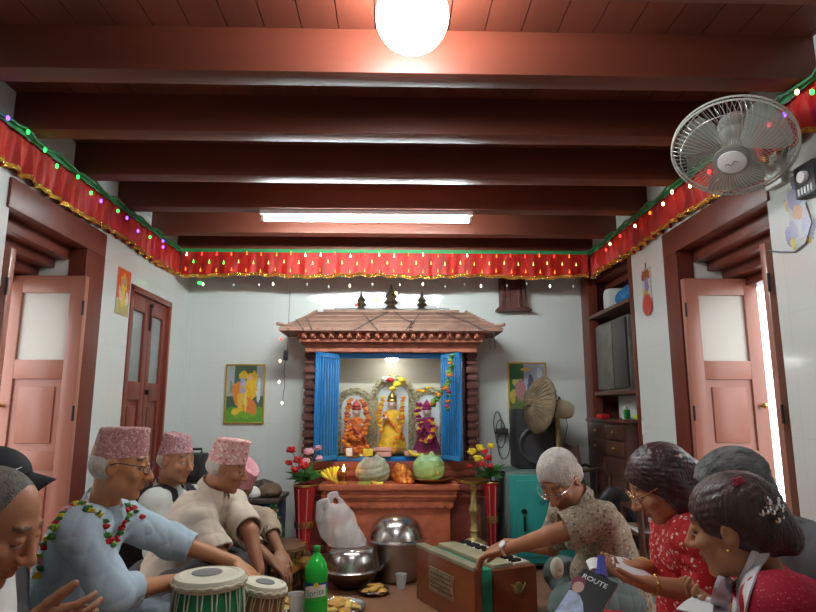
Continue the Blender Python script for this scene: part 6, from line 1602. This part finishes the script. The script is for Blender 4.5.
# ---- G: grey-haired person behind
pG = Person('grey-haired person in grey clothes sitting between the two women in red', P(731,489,1.84), (-.88,.28,-.30), (-.2,0,1), .94, (.36,.17,.10), .0055,
    hair_col=(.2,.2,.2), neck=(1.12,1.86,.66), chest=(1.22,1.86,.53), pelvis=(1.29,1.86,.13), shoulderL=(1.24,1.71,.60), shoulderR=(1.22,1.99,.60), elbowL=(1.24,1.70,.36), wristL=(.98,1.70,.25), elbowR=(1.20,1.96,.36), wristR=(1.0,1.92,.25),
    kneeL=(.92,1.68,.15), kneeR=(.95,2.02,.14), ankleL=(1.05,1.9,.07), ankleR=(1.05,1.78,.07))
pG.body(fem=True, kw=dict(dL=(-.8,.3,-.4), dR=(-.8,-.3,-.4))).eyes(); pG.shirt('shirt', cloth('grey_cotton', (.20,.21,.22)), 1.5, seed=6).trousers('trousers', darkp)
pG.hairvol('hair', ghair, [('e',(0,-.018,.038),(.088,.110,.090)),('e',(0,-.05,-.02),(.080,.075,.075)),('-e',(0,.115,-.05),(.11,.078,.12)),('-e',(0,-.03,-.12),(.10,.10,.05)),('w',(0,0,0),.005,120,(0,1,-.35))])

# ---- H: woman in crimson at the right front
pH = Person('woman in crimson top and white scarf with a silver clip in her bun', P(733,526,1.52), (-.74,.64,-.20), (-.15,.02,1), 1.02, (.44,.20,.10), .0042,
    neck=P(762,578,1.56), chest=P(800,640,1.60), pelvis=(1.12,1.50,.13), shoulderL=P(783,612,1.38), shoulderR=P(764,588,1.74), elbowL=P(775,720,1.36), wristL=(.80,1.36,.34), elbowR=P(770,660,1.74), wristR=P(728,613,1.62),
    kneeL=(.70,1.32,.15), kneeR=(.72,1.66,.15), ankleL=(.88,1.56,.07), ankleR=(.88,1.42,.07))
pH.body(fem=True, kw=dict(dL=(-.9,.2,-.2), dR=(-.92,-.05,.30), nR=(.2,-.3,1), curlR=.55, hsc=.92)).eyes()
pH.shirt('top', crims, 1.25, sl_r=.062, wr=(.008,26), seed=21, neck_open=.072, grow=.022)
pH.trousers('trousers', crims)
hH = pH.hairvol('hair', bhair, [('e',(0,-.018,.038),(.084,.104,.088)),('e',(0,-.05,.0),(.078,.075,.07)),('c',(.0,-.075,-.01),(.0,-.092,-.025),.050,.044,.02),('e',(.0,-.108,-.030),(.042,.030,.044),.008),
    ('-e',(0,.112,-.055),(.11,.072,.125)),('-e',(0,-.02,-.115),(.10,.10,.05)),('-e',(-.092,.012,-.012),(.026,.026,.036)),('-e',(.092,.012,-.012),(.026,.026,.036)),('w',(0,0,0),.004,150,(0,1,-.25))], h=.0038)
tHh = bvh(hH); m = MB(); rng = random.Random(3); cl = hit(tHh, 772, 509, .003, 1.40)
for k in range(26):
    m.ball(cl+Vector((rng.uniform(-.026,.026),rng.uniform(-.006,.006),rng.uniform(-.024,.024))), rng.uniform(.004,.009), n=7)
m.build('hair_clip', M('silver_clip',(.8,.8,.85)), pH.root)
m = MB(); cl = hit(tHh, 738, 482, .003, 1.5)
for k in range(5): a = 2*PI*k/5; m.ball(cl+Vector((.011*math.cos(a),-.004,.009*math.sin(a))), (.008,.004,.005), n=7)
m.ball(cl, .005).build('red_hair_clip', M('pink_red_clip',(.62,.05,.10),rough=.3), pH.root)
MB().ball(pH.H(-.083,.006,-.036), .005, n=8).build('earring', brass, pH.root)
tH = bvh(pH.shirto); tB_ = bvh(pH.bodyo)
def hit2(px, py, off, Y):
    a = hit(tH, px, py, off); b_ = hit(tB_, px, py, off)
    c_ = [p for p in (a, b_) if p is not None]
    return min(c_, key=lambda p: p.y) if c_ else P(px, py, Y)
def scarf(name, label, lp, rp, mt, Y, nu=8, nv=40):
    """cloth band lying on her clothes between two outline paths"""
    def at(pts, f):
        f *= len(pts)-1; i = min(int(f), len(pts)-2); f -= i; return (pts[i][0]*(1-f)+pts[i+1][0]*f, pts[i][1]*(1-f)+pts[i+1][1]*f)
    G_ = []
    for j in range(nv+1):
        a, b_ = at(lp, j/nv), at(rp, j/nv); row = []
        for i in range(nu+1):
            u = i/nu; p = hit2(a[0]*(1-u)+b_[0]*u, a[1]*(1-u)+b_[1]*u, .010, Y); row.append(p)
        G_.append(row)
    for _ in range(6):
        for j in range(1, nv):
            for i in range(nu+1): G_[j][i] = G_[j][i]*.4+(G_[j-1][i]+G_[j+1][i])*.3
        for j in range(nv+1):
            for i in range(1, nu): G_[j][i] = G_[j][i]*.5+(G_[j][i-1]+G_[j][i+1])*.25
    m = MB(); m.grid(lambda u, v: G_[min(nv,int(round(v*nv)))][min(nu,int(round(u*nu)))]+Vector((0,-.004*math.sin(u*9),.0)), nu, nv, th=.004)
    return m.build(name, mt, pH.root, label=label)
scarf('scarf', 'white scarf end', [(764,528),(757,542),(748,558),(741,575),(737,592),(732,612),(728,640),(724,670)], [(776,536),(770,550),(762,565),(755,580),(750,595),(746,612),(742,640),(738,670)], cloth('white_scarf', (.74,.72,.72)), 1.42)
scarf('scarf', 'pale pink scarf end', [(718,577),(716,581),(714,585),(711,598),(709,612),(706,640),(704,670)], [(736,579),(734,583),(732,588),(729,600),(727,612),(724,640),(722,670)], cloth('pale_pink_scarf', (.66,.58,.64)), 1.42)

# ---- I: near man at the left edge
pI = Person('bareheaded man in white shirt clapping his hands at the left edge', P(-9,526,1.44), (.90,.06,-.42), (.42,0,.9), 1.05, (.46,.205,.105), .0042,
    neck=P(-45,565,1.48), chest=(-1.18,1.50,.52), pelvis=(-1.26,1.50,.13), shoulderR=(-1.10,1.33,.60), shoulderL=(-1.08,1.68,.60), elbowR=(-.98,1.24,.42), wristR=P(20,634,1.34), elbowL=(-.98,1.62,.44), wristL=P(30,628,1.45),
    kneeR=(-.90,1.26,.15), kneeL=(-.90,1.74,.15), ankleR=(-1.05,1.55,.07), ankleL=(-1.05,1.42,.07), hair_col=(.22,.19,.17))
pI.body(old=True, kw=dict(dR=(.93,.22,.16), nR=(.1,1,.3), curlR=[.35,.42,.48,.55], spR=.04, dL=(.95,-.02,.16), nL=(.0,-1,.1), curlL=[.4,.45,.5,.55], hsc=.98, spL=.04)).eyes()
pI.shirt('shirt', cloth('white_cotton', (.66,.66,.62)), 1.2, collar=True, seed=31)
pI.trousers('trousers', darkp)
bc = M('black_cap_cloth', (.015,.016,.02), rough=.8, bump=.2, bscale=100)
pI.hairvol('hair', M('cropped_grey_hair', (.16,.14,.12), rough=.8, var=.3, vscale=60, bump=.5, bscale=200), [('e',(0,-.020,.036),(.0765,.094,.084)),('-e',(0,.125,-.03),(.12,.10,.15)),('-e',(0,-.02,-.115),(.10,.10,.06)),('-e',(-.09,.0,-.008),(.022,.030,.040)),('-e',(.09,.0,-.008),(.022,.030,.040))])
pI = Person('person in black cap with a white tick mark behind the clapping man', P(-2,499,1.86), (.93,.18,-.16), (.15,0,1), 1.0, (.34,.16,.09), .0055,
    neck=(-1.21,1.88,.66), chest=(-1.27,1.88,.52), pelvis=(-1.31,1.88,.13), shoulderR=(-1.26,1.72,.60), shoulderL=(-1.24,2.04,.60), elbowR=(-1.22,1.68,.37), wristR=(-1.05,1.72,.24), elbowL=(-1.22,2.06,.37), wristL=(-1.05,1.98,.24),
    kneeR=(-1.0,1.66,.15), kneeL=(-1.02,2.06,.13), ankleR=(-1.12,1.92,.07), ankleL=(-1.12,1.82,.07))
pI.body(kw=dict(dR=(.8,.3,-.4), dL=(.8,-.3,-.4))).eyes(); pI.shirt('shirt', cloth('grey_cotton', (.20,.21,.22)), 1.5, seed=6).trousers('trousers', darkp)
v = pI.vol([pI.hc], .17, .0042); pI.e(v,(0,-.030,.070),(.086,.100,.078)); pI.e(v,(0,-.032,.060),(.079,.093,.072),.002,True); v.plane(pI.H(0,.02,.068), pI.R @ Vector((0,.30,-1)))
co_ = v.build('cap', bc, pI.root)
m = MB(); m.grid(lambda u, w_: Vector(pI.H((u-.5)*.13*(1-.35*w_*w_), .048+.070*w_*math.cos((u-.5)*2.2)+.022*math.cos((u-.5)*2.6), .088-.026*(u-.5)**2*8-.010*w_)), 16, 8, th=.004); m.build('cap_brim', bc, co_)
# small white curved tick mark on the cap front
tk = MB(); tc_ = bvh(co_); pp = []
for px, py in ((6,467),(8,470),(11,471),(16,469.5),(22,467)):
    q = hit(tc_, px, py, .0015); 
    if q is not None: pp.append(q)
if len(pp) > 2: tk.tube(pp, .0025, n=6, rs=[.0012,.0028,.003,.002,.0008][:len(pp)]).build('tick_mark', lamp_white, co_)

# ================================================================== BOOKS AND PAPERS IN HAND
def slab(name, label, tl, tr, bl_, th, cover, cat, pages=True):
    tl, tr, bl_ = Vector(tl), Vector(tr), Vector(bl_); x = tr-tl; w = x.length; x.normalize(); y = bl_-tl; y = y-x*y.dot(x); hh = y.length; y.normalize(); z = y.cross(x)*1
    T = Matrix((x, -y, -z if False else x.cross(-y))).transposed().to_4x4(); T.translation = tl
    t = thing(name, label, cat, tuple(tl)); return t, T, w, hh
bk, T, w_, h_ = slab('book', 'black covered magazine with a pale blue figure held at the centre front', P(584,568,2.02), P(618,584,1.95), P(558,617,1.90), .008, None, 'magazine')
blackc = M('black_cover', (.028,.035,.033), rough=.35)
cv = MB().box((0,-h_,-.0),(w_,0,.002),T).build('cover', blackc, bk)
MB().box((0,-h_,-.008),(w_,0,-.0003),T).build('pages', M('white_paper',(.78,.74,.68)), bk); MB().box((0,-h_,-.010),(w_,0,-.0083),T).build('back_cover', blackc, bk)
tx = text_mesh('ROUTE', .025, T @ Matrix.Translation((w_*.45,-.030,.0026)), .0003); tx.build('title', M('title_white',(.75,.78,.75),rough=.5), cv)
fg = MB(); fg.lathe([(0,0),(.017,0),(.017,.0006),(0,.0008)], n=20, mat=T @ Matrix.Translation((w_*.16,-h_*.38,.0022)), sx=1, sy=1.25)
fg.build('figure_face', M('cover_skin',(.50,.30,.24),rough=.5), cv)
fg = MB(); fg.lathe([(0,0),(.021,0),(.021,.0003),(0,.0004)], n=20, mat=T @ Matrix.Translation((w_*.10,-h_*.30,.0021)), sy=1.3); fg.build('figure_hair', M('cover_hair',(.16,.02,.05),rough=.5), cv)
fg = MB(); fg.prism([(.0,-h_),(.075,-h_),(.072,-h_*.75),(.055,-h_*.60),(.035,-h_*.50),(.015,-h_*.47),(0,-h_*.5)], .002, .0027, T); fg.build('figure_dress', M('cover_blue',(.36,.42,.58),rough=.5,var=.35,vscale=40), cv, smooth=False)
bl2 = thing('booklet', 'open white booklet with dark blue spine in the hands of the floral dress woman', 'booklet', P(625,570,2.08))
wp = M('booklet_page', (.66,.66,.68), rough=.5)
q4 = lambda a,b_,c_,d_: (lambda u, v: (Vector(a)*(1-u)+Vector(b_)*u)*(1-v)+(Vector(d_)*(1-u)+Vector(c_)*u)*v+Vector((0,0,.006*math.sin(PI*u))))
MB().grid(q4(P(604,560,2.20),P(626,559,2.30),P(655,579,2.14),P(622,584,2.00)), 10, 10, th=.004).build('page_block', wp, bl2)
MB().grid(q4(P(586,562,2.16),P(598,559,2.20),P(599,571,2.10),P(590,571,2.08)), 8, 8, th=.004).build('page_block', M('white_card',(.70,.72,.70)), bl2)
MB().grid(q4(P(598,558,2.22),P(604,559,2.20),P(607,580,2.04),P(596,576,2.04)), 6, 6, th=.006).build('spine_cover', M('royal_blue_cover',(.02,.03,.28),rough=.35), bl2)
sp_ = thing('paper_sheet', 'white folded paper held by the woman in crimson at the bottom edge', 'paper', P(700,605,1.6))
MB().grid(q4(P(676,610,1.55),P(700,596,1.62),P(716,600,1.60),P(712,618,1.50)), 8, 8, th=.003).build('sheet', M('white_card',(.70,.72,.70)), sp_)
c = P(557,568,2.44); v = Vol((c.x-.06,c.y-.05,c.z-.09),(c.x+.06,c.y+.05,c.z+.09),.004); v.ell(c,(.026,.016,.040)).ell(c+Vector((.008,-.02,-.012)),(.007,.012,.007),None,.003,True)
recenter(tag(v.build('cream_pouch', cloth('cream_pouch_cloth', (.62,.60,.44))), 'small cream oval pouch at the knee of the harmonium player', 'pouch'))
# clear film bag on the floor by the magazine
v = Vol((.40,1.85,.0),(.80,2.25,.45),.006); c = P(572,612,2.06)
v.ell((c.x,c.y,.20),(.07,.06,.19)); v.wrinkle(.02,45,5); v.plane((0,0,.003),(0,0,-1))
recenter(tag(v.build('clear_bag', M('blue_grey_film', (.50,.56,.68), rough=.2, alpha=.45, spec=.8, bump=.5, bscale=50)), 'clear bluish plastic bag standing on the floor below the magazine', 'plastic bag'))
# ================================================================== CAMERA / VIEW
cam = bpy.data.cameras.new('Camera'); co = bpy.data.objects.new('Camera', cam); C.objects.link(co)
cam.sensor_width = 36; cam.lens = CAM_F*36/816; cam.clip_start = .02
co.location = (0,0,CAM_H); co.rotation_euler = (PI/2+CAM_T, 0, -CAM_Y)
sc = bpy.context.scene; sc.camera = co
sc.view_settings.view_transform = 'Standard'; sc.view_settings.look = 'None'; sc.view_settings.gamma = 1; sc.view_settings.exposure = 0.5
try: sc.view_settings.use_curve_mapping = False
except Exception: pass
try:
    sc.cycles.use_denoising = True; sc.cycles.max_bounces = 8; sc.cycles.sample_clamp_indirect = 6
except Exception: pass
